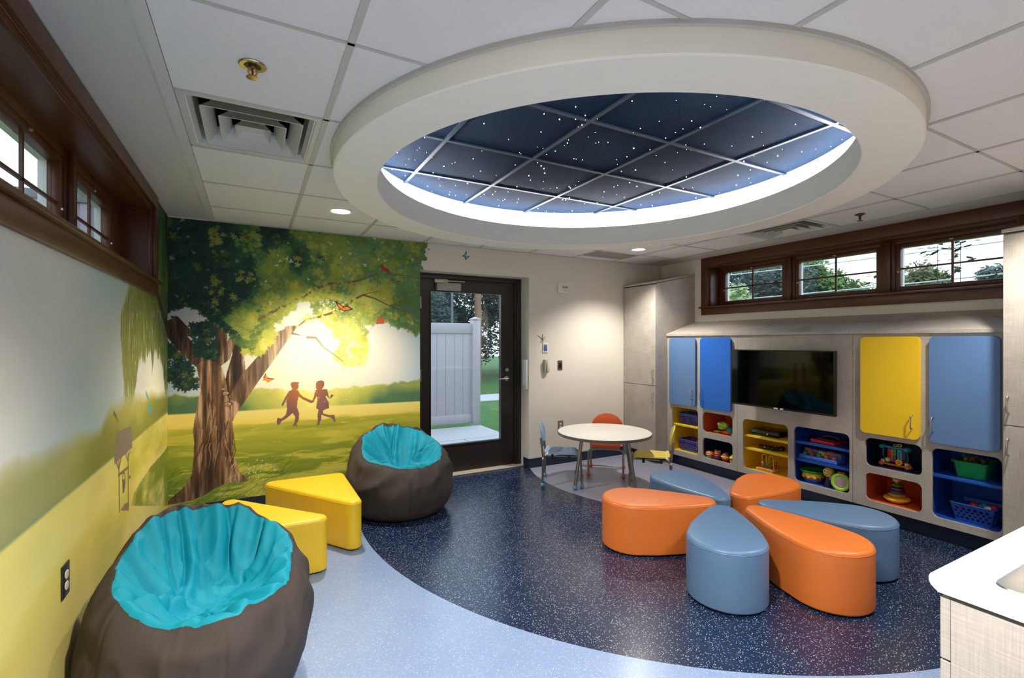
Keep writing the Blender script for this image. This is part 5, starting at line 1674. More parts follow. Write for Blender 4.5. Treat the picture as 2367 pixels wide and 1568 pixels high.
def chair(label, loc, rz, m, cname):
    """small stacking chair facing +y"""
    t = thing('child_chair', label, 'chair', loc, rz, 'small chairs round the table')
    W2, Fy, By, Hs = 0.155, 0.165, -0.165, 0.315
    # seat: a moulded pad with a rolled front edge
    bm = bmesh.new()
    n, k = 16, 16
    rows = {}
    for layer, dz in ((0, 0.0), (1, -0.009)):
        for i in range(n + 1):
            for j in range(k + 1):
                u, v = i / n * 2 - 1, j / k * 2 - 1
                wv = 0.158 - 0.018 * max(0, -v) - 0.012 * abs(v) ** 6
                x = u * wv * (1 - 0.03 * abs(u) ** 8)
                y = v * 0.168 * (1 - 0.05 * abs(u) ** 6)
                z = Hs - 0.010 * (1 - u * u) * (1 - 0.5 * v) + 0.004 - 0.022 * max(0, (v - 0.72) / 0.28) ** 2 + 0.006 * max(0, (-v - 0.8) / 0.2)
                rows[layer, i, j] = bm.verts.new((x, y, z + dz))
    for i in range(n):
        for j in range(k):
            bm.faces.new([rows[0, i, j], rows[0, i + 1, j], rows[0, i + 1, j + 1], rows[0, i, j + 1]])
            bm.faces.new([rows[1, i, j], rows[1, i, j + 1], rows[1, i + 1, j + 1], rows[1, i + 1, j]])
    edge = [(i, 0) for i in range(n)] + [(n, j) for j in range(k)] + [(i, k) for i in range(n, 0, -1)] + [(0, j) for j in range(k, 0, -1)]
    for p, q in zip(edge, edge[1:] + edge[:1]):
        bm.faces.new([rows[0, p[0], p[1]], rows[1, p[0], p[1]], rows[1, q[0], q[1]], rows[0, q[0], q[1]]])
    obj('seat', bm, m, t, angle=60, label=f'{cname} moulded seat')
    # backrest: an oval shell, curved round the sitter
    bm = bmesh.new()
    n, k = 20, 8
    top_, bot = 0.600, 0.385
    v0 = {}
    for layer, off in ((0, 0.0), (1, -0.009)):
        for i in range(n + 1):
            for j in range(k + 1):
                th = math.pi * i / n
                s = -math.cos(th)                                   # -1 bottom .. 1 top
                z = (top_ + bot) / 2 + (top_ - bot) / 2 * s
                half = 0.168 * (max(0.0, 1 - max(0, (s + 0.25) / 1.25) ** 2) ** 0.5 if s > -0.25 else (0.86 + 0.14 * (1 - ((-s - 0.25) / 0.75) ** 2)) * (1 if s > -0.995 else 0.98))
                u = j / k * 2 - 1
                x = u * max(half, 0.004)
                y = By - 0.03 - 0.075 * (z - bot) + 0.030 * (x / 0.168) ** 2 + off
                v0[layer, i, j] = bm.verts.new((x, y, z))
    for i in range(n):
        for j in range(k):
            bm.faces.new([v0[0, i, j], v0[0, i, j + 1], v0[0, i + 1, j + 1], v0[0, i + 1, j]])
            bm.faces.new([v0[1, i, j], v0[1, i + 1, j], v0[1, i + 1, j + 1], v0[1, i, j + 1]])
    edge = [(0, j) for j in range(k)] + [(i, k) for i in range(n)] + [(n, j) for j in range(k, 0, -1)] + [(i, 0) for i in range(n, 0, -1)]
    for p, q in zip(edge, edge[1:] + edge[:1]):
        bm.faces.new([v0[0, p[0], p[1]], v0[0, q[0], q[1]], v0[1, q[0], q[1]], v0[1, p[0], p[1]]])
    obj('backrest', bm, m, t, angle=60, label=f'{cname} oval backrest')
    mb = mat(cname.replace(' ', '_') + '_ball', {'pale blue': (104, 156, 190), 'orange': (226, 92, 44), 'yellow': (206, 176, 80)}[cname], 0.35)
    for s in (-1, 1):
        x = s * (W2 + 0.022)
        lg = obj('leg', tube([(x, By - 0.015, 0.03), (x * 0.99, By - 0.012, 0.30), (x * 0.97, By - 0.034, 0.47)], 0.0105, 12), M_STEEL, t, label='steel back leg')
        obj('ball_foot', sphere((x, By - 0.015, 0.0215), 0.0215), mb, lg, label=f'{cname} ball foot')
        ft = [(x, Fy + 0.03, 0.03), (x, Fy + 0.02, 0.225)] + [tuple(p) for p in arc((x - s * 0.05, Fy + 0.018, 0.235), 0.05, 0, 90, 6, (s, 0, 0), (0, 0, 1))][0:] + [(0, Fy + 0.016, 0.287)]
        lg = obj('leg', tube(ft, 0.0105, 12), M_STEEL, t, label='bent steel front leg')
        obj('ball_foot', sphere((x, Fy + 0.03, 0.0215), 0.0215), mb, lg, label=f'{cname} ball foot')
    bm = bmesh.new()
    for s in (-1, 1):
        x = s * 0.115
        tube([(s * (W2 + 0.022), By - 0.012, 0.278), (x, By + 0.03, 0.283), (x, 0.0, 0.287), (x, Fy + 0.018, 0.287)], 0.008, 10, bm=bm)
        for y in (-0.09, 0.07):
            box(x - 0.012, x + 0.012, y - 0.012, y + 0.012, 0.256, 0.302, 0.003, bm=bm, mi=1)
        cyl((s * (W2 + 0.036), By - 0.012, 0.278), (s * (W2 + 0.0), By - 0.012, 0.278), 0.010, n=12, bm=bm, mi=2)
        cyl((s * (W2 + 0.020), By + 0.012, 0.310), (s * (W2 - 0.02), By + 0.03, 0.312), 0.010, n=12, bm=bm, mi=2)
    obj('under_frame', bm, [M_STEEL, M_BLACK, M_WHITEP], t)
    return t
for label, (cx_, cy_), (fx, fy), m, cn in (
    ('small pale blue plastic chair on the door side of the round table', (2.700, 3.935), (0.81, -0.585), M_CB, 'pale blue'),
    ('small orange plastic chair between the round table and the tall corner cabinet', (3.325, 4.010), (-0.67, -0.745), M_CO, 'orange'),
    ('small yellow plastic chair at the toy cabinet side of the round table', (3.375, 3.405), (-0.70, 0.715), M_CY, 'yellow')):
    chair(label, (cx_, cy_, 0), math.atan2(fy, fx) - math.pi / 2, m, cn)
# ================================================================== CEILING FITTINGS
def diffuser(name, label, x0, x1, y0, y1):
    cx, cy = (x0 + x1) / 2, (y0 + y1) / 2
    t = thing(name, label, 'air vent', (cx, cy, ZC), group='square ceiling diffusers')
    hx, hy = (x1 - x0) / 2, (y1 - y0) / 2
    m = mat('vent_white', (200, 200, 194), 0.45, 0, 0.03, 20)
    def cone(levels):
        """levels: (half x, half y, z) from outside in"""
        b = bmesh.new()
        rr = []
        for ax, ay, z in levels:
            rr.append([b.verts.new((x, y, z)) for x, y in rrect(-ax, ax, -ay, ay, min(ax, ay) * 0.06, 3)])
        for p, q in zip(rr, rr[1:]):
            for i in range(len(p)):
                j = (i + 1) % len(p)
                b.faces.new((p[i], p[j], q[j], q[i]))
        return b
    obj('outer_pan', cone([(hx, hy, -0.004), (hx - 0.022, hy - 0.022, -0.004), (hx - 0.045, hy - 0.045, 0.022), (hx - 0.052, hy - 0.052, 0.085)]), m, t, angle=30)
    for f in (0.74, 0.50):
        ax, ay = hx * f, hy * f
        obj('louver_ring', cone([(ax, ay, -0.010), (ax - 0.035, ay - 0.035, 0.030), (ax - 0.042, ay - 0.042, 0.058), (ax - 0.045, ay - 0.045, 0.058), (ax - 0.038, ay - 0.038, 0.029), (ax - 0.003, ay - 0.003, -0.011), (ax, ay, -0.010)]), m, t, angle=30)
    ax, ay = hx * 0.27, hy * 0.27
    b = cone([(ax, ay, -0.010), (ax - 0.03, ay - 0.03, 0.03), (ax - 0.032, ay - 0.032, 0.03), (ax - 0.004, ay - 0.004, -0.008)])
    box(-ax * 0.7, ax * 0.7, -ay * 0.7, ay * 0.7, 0.02, 0.024, bm=b)
    obj('centre_pan', b, m, t, angle=30)
    b = box(-hx + 0.03, hx - 0.03, -hy + 0.03, hy - 0.03, 0.085, 0.19)
    b.faces.ensure_lookup_table()
    low = [f for f in b.faces if all(v.co.z < 0.086 for v in f.verts)]
    bmesh.ops.delete(b, geom=low, context='FACES_ONLY')
    obj('duct_box', b, mat('duct_dark', (58, 66, 76), 0.5, 0.3), t, smooth=False, label='dark duct box')
    obj('duct_neck', lathe([(0.128, 0.10), (0.132, 0.188)], 32), mat('duct_black', (24, 26, 30), 0.6), t, label='dark round duct')
    bm = bmesh.new()
    for k in range(4):
        a = R(45 + 90 * k)
        tube([(0.03 * math.cos(a), 0.03 * math.sin(a), 0.02), (hx * 0.8 * math.cos(a), hy * 0.8 * math.sin(a), 0.06)], 0.003, 6, bm=bm)
    obj('brace', bm, m, t)
diffuser('ceiling_diffuser', 'square louvered air vent beside the ribbed ceiling strip', CX0 + 0.004, 0.270, 2.237, 2.832)
diffuser('ceiling_diffuser', 'square louvered air vent near the right clerestory windows', 3.868, CX1 - 0.014, 2.237, 2.832)
t = thing('shadow_plate', 'flat grey plate standing for a ceiling shadow near the far wall above the table', 'shadow plate', (3.56, 4.235, ZC))
obj('flat_plate', box(-0.275, 0.275, -0.135, 0.135, -0.006, -0.001, 0.002), mat('shadow_grey', (150, 148, 142), 0.6), t)  # grey plate put in for a cast shadow on the ceiling
def sprinkler(x, y, label, m, cup):
    t = thing('sprinkler', label, 'sprinkler', (x, y, ZC), group='ceiling sprinklers')
    if cup:
        obj('escutcheon', lathe([(0.024, 0.002), (0.028, -0.001), (0.042, -0.001), (0.045, -0.003), (0.041, -0.006), (0.028, -0.005), (0.024, 0.002)], 36), mat('brass_ring', (206, 194, 150), 0.25, 1.0), t, label='brass ring')
        obj('dark_cup', lathe([(0.0, -0.0005), (0.026, -0.0005), (0.027, -0.002), (0, -0.0015)], 24), mat('cup_dark', (60, 56, 40), 0.3, 0.8), t)
    else:
        obj('escutcheon', lathe([(0, -0.001), (0.032, -0.001), (0.034, -0.006), (0.012, -0.010), (0, -0.010)], 30), m, t)
    d = 0.042 if cup else 0.05
    b = lathe([(0, 0), (0.013, 0), (0.013, -d * 0.35), (0.009, -d * 0.4), (0, -d * 0.4)], 16)
    for s in (-1, 1):
        tube([(s * 0.011, 0, -d * 0.35), (s * 0.014, 0, -d * 0.65), (s * 0.003, 0, -d)], 0.003, 8, bm=b)
    obj('frame', b, m, t)
    b = lathe([(0, -d - 0.001), (0.020, -d - 0.001), (0.021, -d - 0.003), (0, -d - 0.005)], 24)
    obj('deflector', b, m, t)
    obj('heat_bulb', cyl((0, 0, -d * 0.38), (0, 0, -d * 0.95), 0.0035, n=8), mat('bulb_red', (150, 30, 24), 0.2), t, label='red glass bulb')
M_BRASS = mat('chromed_brass', (188, 176, 150), 0.22, 1.0, 0.05, 40)
sprinkler(0.0, 1.916, 'brass ringed sprinkler in the ceiling tile before the left vent', M_BRASS, True)
sprinkler(4.087, 1.946, 'small bronze sprinkler near the right ceiling vent', mat('bronze', (120, 88, 70), 0.35, 0.9), False)

# ================================================================== THINGS ON THE WALLS
def plate_outlet(label, loc, rz, mplate, mrec):
    """duplex receptacle facing local -y"""
    t = thing('wall_outlet', label, 'outlet', loc, rz, 'duplex wall outlets')
    obj('cover_plate', box(-0.036, 0.036, -0.0055, -0.0003, -0.058, 0.058, 0.002), mplate, t)
    for z in (-0.0195, 0.0195):
        b = prism([(0.0165 * math.cos(R(a)), max(-0.0135, min(0.0135, 0.0165 * math.sin(R(a))))) for a in range(0, 360, 15)], -0.0075, -0.005, 'y')
        xform(b, Matrix.Translation((0, 0, z)))
        for x in (-0.006, 0.006):
            box(x - 0.001, x + 0.001, -0.0078, -0.0074, z - 0.001, z + 0.007, bm=b, mi=1)
        cyl((0, -0.0078, z - 0.007), (0, -0.0074, z - 0.007), 0.0025, n=8, bm=b, mi=1)
        obj('receptacle', b, [mrec, M_BLACK], t, smooth=False)
    b = cyl((0, -0.0065, 0), (0, -0.005, 0), 0.003, n=10)
    obj('screw', b, M_NICKEL, t)
plate_outlet('black plated outlet low on the painted left wall', (XL + 0.003, 2.222, 0.566), R(90), mat('black_plate', (34, 31, 29), 0.35), mat('ivory', (226, 216, 186), 0.4))
plate_outlet('steel plated outlet low on the far wall behind the round table', (3.099, YB, 0.435), 0, M_NICKEL, mat('ivory', (226, 216, 186), 0.4))
t = thing('switch_plate', 'steel key switch plate on the far wall right of the door', 'switch', (3.092, YB, 1.127))
obj('cover_plate', box(-0.032, 0.032, -0.0055, -0.0003, -0.054, 0.054, 0.002), mat('dull_steel', (120, 112, 104), 0.4, 0.9), t)
b = box(-0.013, 0.013, -0.010, -0.005, -0.025, 0.025, 0.002)
cyl((0, -0.016, 0.002), (0, -0.008, 0.002), 0.009, n=16, bm=b)
obj('key_switch', b, M_BLACK, t, label='black switch')
obj('screw', join(cyl((0, -0.007, 0.042), (0, -0.005, 0.042), 0.003, n=8), cyl((0, -0.007, -0.042), (0, -0.005, -0.042), 0.003, n=8)), M_NICKEL, t)
t = thing('keypad', 'small white keypad with a blue screen beside the door', 'keypad', (2.893, YB, 1.327))
obj('cover_plate', box(-0.036, 0.036, -0.007, -0.0003, -0.056, 0.056, 0.003), M_WHITEP, t)
obj('screen', box(-0.023, 0.023, -0.0085, -0.006, -0.036, 0.036, 0.001), mat('keypad_navy', (24, 40, 92), 0.3), t, label='dark blue button field')
kb = mat('keypad_button', (120, 150, 214), 0.4)
for r_ in range(4):
    for c_ in range(3):
        obj('button', box(-0.019 + c_ * 0.0135, -0.008 + c_ * 0.0135, -0.0092, -0.0083, -0.030 + r_ * 0.0165, -0.019 + r_ * 0.0165), kb, t, smooth=False)
t = thing('door_alarm', 'grey wedge shaped wall device under the keypad', 'alarm', (2.898, YB, 1.121))
b = box(-0.030, 0.030, -0.042, -0.0003, -0.072, 0.075, 0.006)
for v in b.verts:
    if v.co.z < -0.03 and v.co.y < -0.02:
        v.co.y += 0.010
obj('housing', b, mat('alarm_grey', (184, 178, 164), 0.5), t)
obj('front_cover', box(-0.006, 0.026, -0.046, -0.040, -0.060, 0.062, 0.003), mat('alarm_pale', (206, 202, 190), 0.5), t)
t = thing('fire_strobe', 'white square fire alarm strobe high on the far wall', 'fire alarm', (3.115, YB, 2.016))
obj('back_box', box(-0.060, 0.060, -0.028, -0.0003, -0.060, 0.060, 0.006), M_WHITEP, t)
obj('strobe_lens', box(-0.008, 0.052, -0.050, -0.027, -0.012, 0.016, 0.006), mat('clear_lens', (196, 200, 204), 0.12, 0.3), t, label='clear strobe lens')
b = bmesh.new()
for x in (0.0, 0.022, 0.044):
    sphere((x, -0.048, 0.002), 0.006, n=10, bm=b)
obj('flash_tube', b, mat('lens_dark', (40, 40, 44), 0.2), t)
def text(name, s, size, m, parent, mtx, label=None):
    cu = bpy.data.curves.new('txt', 'FONT')
    cu.body = s
    cu.size = size
    cu.extrude = 0.0002
    cu.align_x = 'CENTER'
    cu.align_y = 'CENTER'
    o = bpy.data.objects.new('txt', cu)
    C.objects.link(o)
    dg = bpy.context.evaluated_depsgraph_get()
    me = bpy.data.meshes.new_from_object(o.evaluated_get(dg))
    bpy.data.objects.remove(o)
    me.transform(mtx)
    me.materials.clear()
    me.materials.append(m)
    q = bpy.data.objects.new(name, me)
    C.objects.link(q)
    q.parent = parent
    if label:
        q['label'] = label
    return q
text('lettering', 'FIRE', 0.018, mat('fire_red', (170, 60, 56), 0.5), t, Matrix.Translation((0.030, -0.0286, -0.038)) @ Matrix.Rotation(R(90), 4, 'X'))
t = thing('door_reader', 'tall white box on the side of the door recess', 'reader', (DX1, YB + 0.055, 1.03))
obj('housing', box(-0.030, -0.0004, -0.045, 0.045, -0.165, 0.165, 0.006), M_WHITEP, t)
obj('lower_cover', box(-0.0315, -0.029, -0.038, 0.038, -0.155, -0.125, 0.001), mat('reader_grey', (190, 190, 188), 0.4), t)

# painted-on insects kept as thin cut-out decals on the plain wall
def decal(name, label, cat, loc, polys, group=None):
    t = thing(name, label, cat, loc, 0, group)
    for nm, P, m, off in polys:
        obj(nm, prism(P, -off - 0.0004, -off, 'y'), m, t, smooth=False)
    return t
M_INK = mat('decal_black', (34, 36, 44), 0.5)
M_BLUW = mat('decal_blue', (110, 176, 206), 0.5)
decal('butterfly_decal', 'blue butterfly painted above the glazed door', 'decal', (1.925, YB, 2.280), [
    ('wing', [(-0.042, -0.004), (-0.015, 0.010), (0.010, 0.058), (0.012, 0.020), (0.0, 0.0), (0.05, 0.002), (0.02, -0.022), (0.012, -0.030), (-0.004, -0.045), (-0.010, -0.014)], M_INK, 0.0005),
    ('wing_patch', [(-0.030, -0.003), (-0.012, 0.003), (0.004, 0.035), (0.006, 0.014), (-0.004, -0.003), (-0.012, -0.008)], M_BLUW, 0.001),
    ('wing_patch', [(0.006, -0.003), (0.036, -0.001), (0.016, -0.016), (0.006, -0.028), (-0.002, -0.032), (-0.002, -0.010)], M_BLUW, 0.001)])
M_DFLY = mat('decal_grey', (128, 130, 110), 0.5)
decal('dragonfly_decal', 'small grey dragonfly painted above the keypad', 'decal', (2.845, YB, 1.425), [
    ('body', [(-0.055, 0.040), (0.030, -0.018), (0.034, -0.012), (-0.050, 0.044)], mat('decal_brown', (74, 70, 62), 0.5), 0.001),
    ('wing', [(0.0, 0.008), (0.010, 0.055), (0.022, 0.050), (0.012, 0.004)], M_DFLY, 0.0005), ('wing', [(0.012, 0.004), (0.044, 0.030), (0.048, 0.022), (0.018, -0.004)], M_DFLY, 0.0005),
    ('wing', [(-0.004, 0.004), (-0.016, -0.045), (-0.006, -0.046), (0.006, -0.002)], M_DFLY, 0.0005), ('wing', [(0.006, -0.004), (0.010, -0.050), (0.020, -0.046), (0.014, -0.008)], M_DFLY, 0.0005)])

# ================================================================== TOYS IN THE CUBBIES
FX = XT + 0.02
def P(name, rgb, rough=0.3):
    return mat('toy_' + name, rgb, rough, 0, 0.02, 30)
LIME, ORA, RED, PUR, YEL, GRN, BLU, PNK, WHT, TEA = (P('lime', (156, 206, 40)), P('orange', (240, 120, 44)), P('red', (206, 30, 40)), P('purple', (120, 40, 110)), P('yellow', (246, 208, 50)),
    P('green', (40, 150, 50)), P('blue', (60, 100, 206)), P('pink', (232, 90, 130)), P('white', (240, 238, 232)), P('teal', (30, 160, 190)))
SKN = P('tan', (214, 176, 120))
def basket(label, x, y, z, lx, ly, h, m, rz=0.0, bandh=0.0):
    """slotted plastic basket with a rolled rim; x depth, y length"""
    t = thing('toy_basket', label, 'basket', (x, y, z), rz, 'slotted plastic toy baskets')
    tap = 0.80
    b = bmesh.new()
    def pt(u, v, f):
        s = tap + (1 - tap) * f
        return (u * lx / 2 * s, v * ly / 2 * s, 0.004 + (h - 0.004) * f)
    corners = [(-1, -1), (1, -1), (1, 1), (-1, 1)]
    for (ua, va), (ub, vb) in zip(corners, corners[1:] + corners[:1]):
        def side(f, g):
            return Vector(pt(ua + (ub - ua) * g, va + (vb - va) * g, f))
        nrm = (side(0, 1) - side(0, 0)).cross(side(1, 0) - side(0, 0)).normalized() * 0.0022
        def slab(f0, f1, g0, g1):
            vs_ = [side(f0, g0), side(f0, g1), side(f1, g1), side(f1, g0)]
            q = [b.verts.new(v + nrm) for v in vs_] + [b.verts.new(v - nrm) for v in vs_]
            for f in ((0, 1, 2, 3), (7, 6, 5, 4), (0, 4, 5, 1), (1, 5, 6, 2), (2, 6, 7, 3), (3, 7, 4, 0)):
                b.faces.new([q[i] for i in f])
        slab(0, 0.12, 0, 1)
        slab(0.80 - bandh, 1, 0, 1)
        nr = 4
        f0, f1 = 0.12, 0.80 - bandh
        length = (Vector(pt(ua, va, 1)) - Vector(pt(ub, vb, 1))).length
        nc = max(4, int(length / 0.030))
        for r_ in range(1, nr):
            fz = f0 + (f1 - f0) * r_ / nr
            slab(fz - 0.028, fz + 0.028, 0, 1)
        for r_ in range(nr):
            za, zz = f0 + (f1 - f0) * r_ / nr, f0 + (f1 - f0) * (r_ + 1) / nr
            for c_ in range(nc + 1):
                g = (c_ + (0.5 if r_ % 2 else 0)) / nc
                if c_ == 0:
                    slab(za, zz, 0, 0.02 + (0.5 / nc - 0.02 if False else 0.02))
                if g < 0.99:
                    slab(za, zz, max(0, g - 0.012 - 0.12 / nc), min(1, g + 0.012 + 0.12 / nc))
            slab(za, zz, 0.97, 1.0)
    box(-lx / 2 * tap, lx / 2 * tap, -ly / 2 * tap, ly / 2 * tap, 0.0, 0.004, bm=b)
    obj('slotted_body', b, m, t, smooth=False)
    rr = rrect(-lx / 2 - 0.004, lx / 2 + 0.004, -ly / 2 - 0.004, ly / 2 + 0.004, 0.02, 5)
    obj('rim', tube([(px, py, h) for px, py in rr], 0.0055, 8, closed=True), m, t)
    return t
def pieces(label, group, x, y, z, lx, ly, n, cols, seed, r=0.028, cat='toy', name='toy_piece'):
    rg = random.Random(seed)
    for k in range(n):
        px, py = x + rg.uniform(-0.5, 0.5) * lx, y + (k + 0.5) / n * ly - ly / 2
        pz = z + rg.uniform(-0.012, 0.022)
        s = r * rg.uniform(0.8, 1.15)
        kind = k % 3
        if kind == 0:
            b = box(-s, s, -s * 0.7, s * 0.7, -s * 0.6, s * 0.6, s * 0.25)
        elif kind == 1:
            b = sphere((0, 0, 0), s * 0.9, (1, 1.1, 0.9), 14)
        else:
            b = lathe([(0, -s), (s * 0.8, -s), (s * 0.9, -s * 0.8), (s * 0.6, s * 0.2), (s * 0.35, s), (0, s)], 14)
        xform(b, Matrix.Translation((px, py, pz)) @ Matrix.Rotation(rg.uniform(0, 3), 4, 'Z') @ Matrix.Rotation(rg.uniform(-0.7, 0.7), 4, 'X'))
        tag(obj(name, b, cols[k % len(cols)], angle=50), label, cat, group)
BSK = mat('basket_violet', (74, 78, 176), 0.35, 0, 0.03, 20)
BSKB = mat('basket_blue', (40, 76, 168), 0.35, 0, 0.03, 20)
bx = FX + 0.150
basket('violet slotted basket on the upper yellow shelf of the far left cubby', bx, 3.770, 0.468, 0.20, 0.262, 0.112, BSK)
pieces('small coloured toy piece in the upper violet basket', 'toys in the upper violet basket', bx, 3.770, 0.555, 0.10, 0.17, 6, [RED, GRN, PUR, BLU, YEL, GRN], 3, 0.024)
basket('violet slotted basket on the bottom of the far left yellow cubby', bx, 3.770, 0.164, 0.20, 0.270, 0.122, BSK)
pieces('small pink or red toy piece in the lower violet basket', 'toys in the lower violet basket', bx, 3.770, 0.262, 0.10, 0.18, 6, [PNK, RED, PNK, RED, RED, PNK], 5, 0.027)
# turtle
t = thing('toy_turtle', 'lime green toy turtle with big eyes in the orange cubby', 'toy turtle', (FX + 0.09, 3.308, 0.4365), 0)
b = sphere((0, 0.028, 0.082), 0.053, (0.92, 1.08, 0.80), 24)
sphere((-0.030, 0.032, 0.066), 0.034, (0.9, 1.15, 0.7), 18, bm=b)
obj('head', b, LIME, t, angle=180)
for y in (0.062, -0.014):
    e = obj('eye', sphere((-0.036, y, 0.098), 0.0165, n=16), WHT, t, label='big white eye')
    obj('pupil', sphere((-0.0465, y + 0.001, 0.098), 0.009, (0.7, 1, 1.1), 12), M_BLACK, e)
obj('smile', tube([(-0.058 + 0.004 * abs(k) * 0.5, 0.032 + k * 0.007, 0.056 + 0.0016 * k * k) for k in range(-3, 4)], 0.0018, 6), M_BLACK, t)
obj('shell', sphere((0.03, -0.062, 0.040), 0.072, (0.95, 1.05, 0.62), 24), P('shell', (40, 120, 150)), t, label='blue green shell')
obj('belly', sphere((0.012, -0.02, 0.018), 0.062, (0.9, 1.2, 0.28), 20), ORA, t, label='orange belly')
for y, x, a in ((0.088, -0.018, 0.5), (-0.11, -0.03, -0.6)):
    b = sphere((0, 0, 0), 0.034, (0.7, 1.25, 0.34), 16)
    xform(b, Matrix.Translation((x, y, 0.0135)) @ Matrix.Rotation(a, 4, 'Z'))
    obj('flipper', b, LIME, t)
obj('brow_patch', sphere((0.002, 0.026, 0.108), 0.034, (0.8, 1.1, 0.55), 16), P('brow', (170, 130, 40)), t, label='brownish top of the head')
# four little food characters
zf = 0.163
t = thing('toy_burger', 'small toy burger at the left of the navy cubby', 'toy food', (FX + 0.052, 3.474, zf), group='toy food in the navy cubby')
obj('bottom_bun', lathe([(0, 0), (0.038, 0), (0.043, 0.008), (0.043, 0.020), (0, 0.020)], 28), P('bun', (240, 190, 70)), t)
obj('patty', lathe([(0, 0.0195), (0.044, 0.020), (0.046, 0.025), (0.044, 0.031), (0, 0.031)], 28), P('patty', (120, 66, 40)), t)
obj('lettuce', lathe([(0, 0.031), (0.046, 0.031), (0.049, 0.034), (0.045, 0.038), (0, 0.038)], 28), YEL, t)
obj('top_bun', lathe([(0, 0.038), (0.047, 0.038), (0.049, 0.046), (0.042, 0.060), (0.026, 0.070), (0, 0.074)], 28), P('bunorange', (236, 130, 70)), t)
obj('label_patch', box(-0.0445, -0.043, -0.014, 0.012, 0.005, 0.016), TEA, t, smooth=False)
t = thing('toy_cupcake', 'small purple toy cupcake with an orange top in the navy cubby', 'toy food', (FX + 0.052, 3.380, zf), group='toy food in the navy cubby')
obj('cup', lathe([(0, 0), (0.034, 0), (0.040, 0.012), (0.044, 0.038), (0.047, 0.044), (0.040, 0.050), (0, 0.050)], 28), P('plum', (150, 40, 96)), t)
b = lathe([(0, 0.048), (0.030, 0.050), (0.036, 0.060), (0.030, 0.068), (0.033, 0.076), (0.026, 0.088), (0, 0.094)], 28)
for y in (-0.026, 0.026):
    sphere((0, y, 0.086), 0.012, n=12, bm=b)
obj('topping', b, P('apricot', (228, 130, 66)), t, label='orange topping')
t = thing('toy_chick', 'small yellow toy chick cup with a pink face in the navy cubby', 'toy food', (FX + 0.055, 3.284, zf), group='toy food in the navy cubby')
b = lathe([(0, 0), (0.030, 0), (0.036, 0.010), (0.034, 0.026), (0, 0.026)], 28)
obj('base', b, RED, t, label='red base')
obj('shell_cup', lathe([(0, 0.024), (0.036, 0.025), (0.050, 0.044), (0.052, 0.050), (0.040, 0.054), (0, 0.054)], 12), YEL, t)
obj('face', sphere((0.0, 0, 0.062), 0.032, (0.95, 1, 0.85), 20), P('facepink', (214, 84, 96)), t, label='pink face')
b = bmesh.new()
for y in (-0.011, 0.011):
    sphere((-0.028, y, 0.070), 0.006, n=10, bm=b)
obj('eyes', b, WHT, t)
obj('cap', sphere((0.012, -0.006, 0.074), 0.030, (0.9, 1, 0.6), 16), P('capgreen', (60, 90, 40)), t)
t = thing('toy_fries', 'small pale yellow toy food at the right edge of the navy cubby', 'toy food', (FX + 0.045, 3.194, zf), group='toy food in the navy cubby')
obj('carton', lathe([(0, 0), (0.026, 0), (0.030, 0.030), (0.034, 0.040), (0, 0.040)], 20), P('paleyellow', (240, 230, 130)), t)
obj('middle_band', lathe([(0.030, 0.034), (0.037, 0.040), (0.037, 0.050), (0, 0.052)], 20), P('patty', (120, 66, 40)), t, label='brown band')
obj('tip', lathe([(0.034, 0.050), (0.030, 0.062), (0.012, 0.086), (0, 0.090)], 20), YEL, t)
# console, controllers, cables, bead maze
t = thing('game_console', 'flat black game console on the top yellow shelf', 'game console', (FX + 0.165, 2.866, 0.4935), R(6))
obj('case', box(-0.12, 0.12, -0.132, 0.132, 0.002, 0.055, 0.006), mat('console_black', (22, 22, 24), 0.22, 0, 0.05, 40), t)
obj('front_strip', box(-0.1212, -0.119, -0.128, 0.128, 0.030, 0.034), mat('console_silver', (150, 160, 176), 0.25, 0.8), t, smooth=False, label='thin silver line')
obj('power_button', cyl((-0.1225, -0.026, 0.026), (-0.119, -0.026, 0.026), 0.007, n=16), WHT, t, label='white round button')
b = bmesh.new()
for x in (-0.10, 0.10):
    for y in (-0.11, 0.11):
        cyl((x, y, 0), (x, y, 0.004), 0.008, n=10, bm=b)
obj('foot', b, M_BLACK, t)
b = bmesh.new()
rg = random.Random(4)
for k in range(3):
    q = [(0.02 * k, 0.012 * k, 0.0)]
    for i in range(16):
        a = i * 0.8 + k
        q.append((0.02 * k + 0.03 * math.sin(a * 0.7), 0.045 * math.cos(a) * 0.9, 0.024 + 0.022 * math.sin(a) + 0.002 * i))
    tube(q, 0.0035, 6, bm=b)
o = tag(obj('cable_coil', b, M_BLACK), 'tangle of black cable behind the game console', 'cable')
o.location = (FX + 0.240, 2.665, 0.4975)
def controller(x, y, z, rz, label):
    t = thing('game_controller', label, 'game controller', (x, y, z), rz, 'black game controllers')
    b = box(-0.028, 0.028, -0.045, 0.045, 0.006, 0.034, 0.010, 3)
    for s in (-1, 1):
        sphere((0.014, s * 0.048, 0.020), 0.026, (1.35, 0.8, 0.72), 16, bm=b)
        cyl((-0.008, s * 0.026, 0.030), (-0.008, s * 0.026, 0.044), 0.009, n=12, bm=b)
    obj('shell', b, M_BLACK, t, angle=60)
    obj('button', cyl((-0.029, 0.0, 0.024), (-0.027, 0.0, 0.024), 0.005, n=12), WHT, t, label='small white button')
controller(FX + 0.075, 2.862, 0.3685, 0.2, 'black game controller at the left of the middle yellow shelf')
controller(FX + 0.105, 2.752, 0.3685, 1.2, 'black game controller lying at the right of the middle yellow shelf')
t = thing('bead_maze', 'wooden bead maze with yellow wires on the bottom yellow shelf', 'bead maze', (FX + 0.085, 2.848, 0.162), R(0))
M_PINE = mat('pale_pine', (222, 182, 116), 0.5, 0, 0.15, 12)
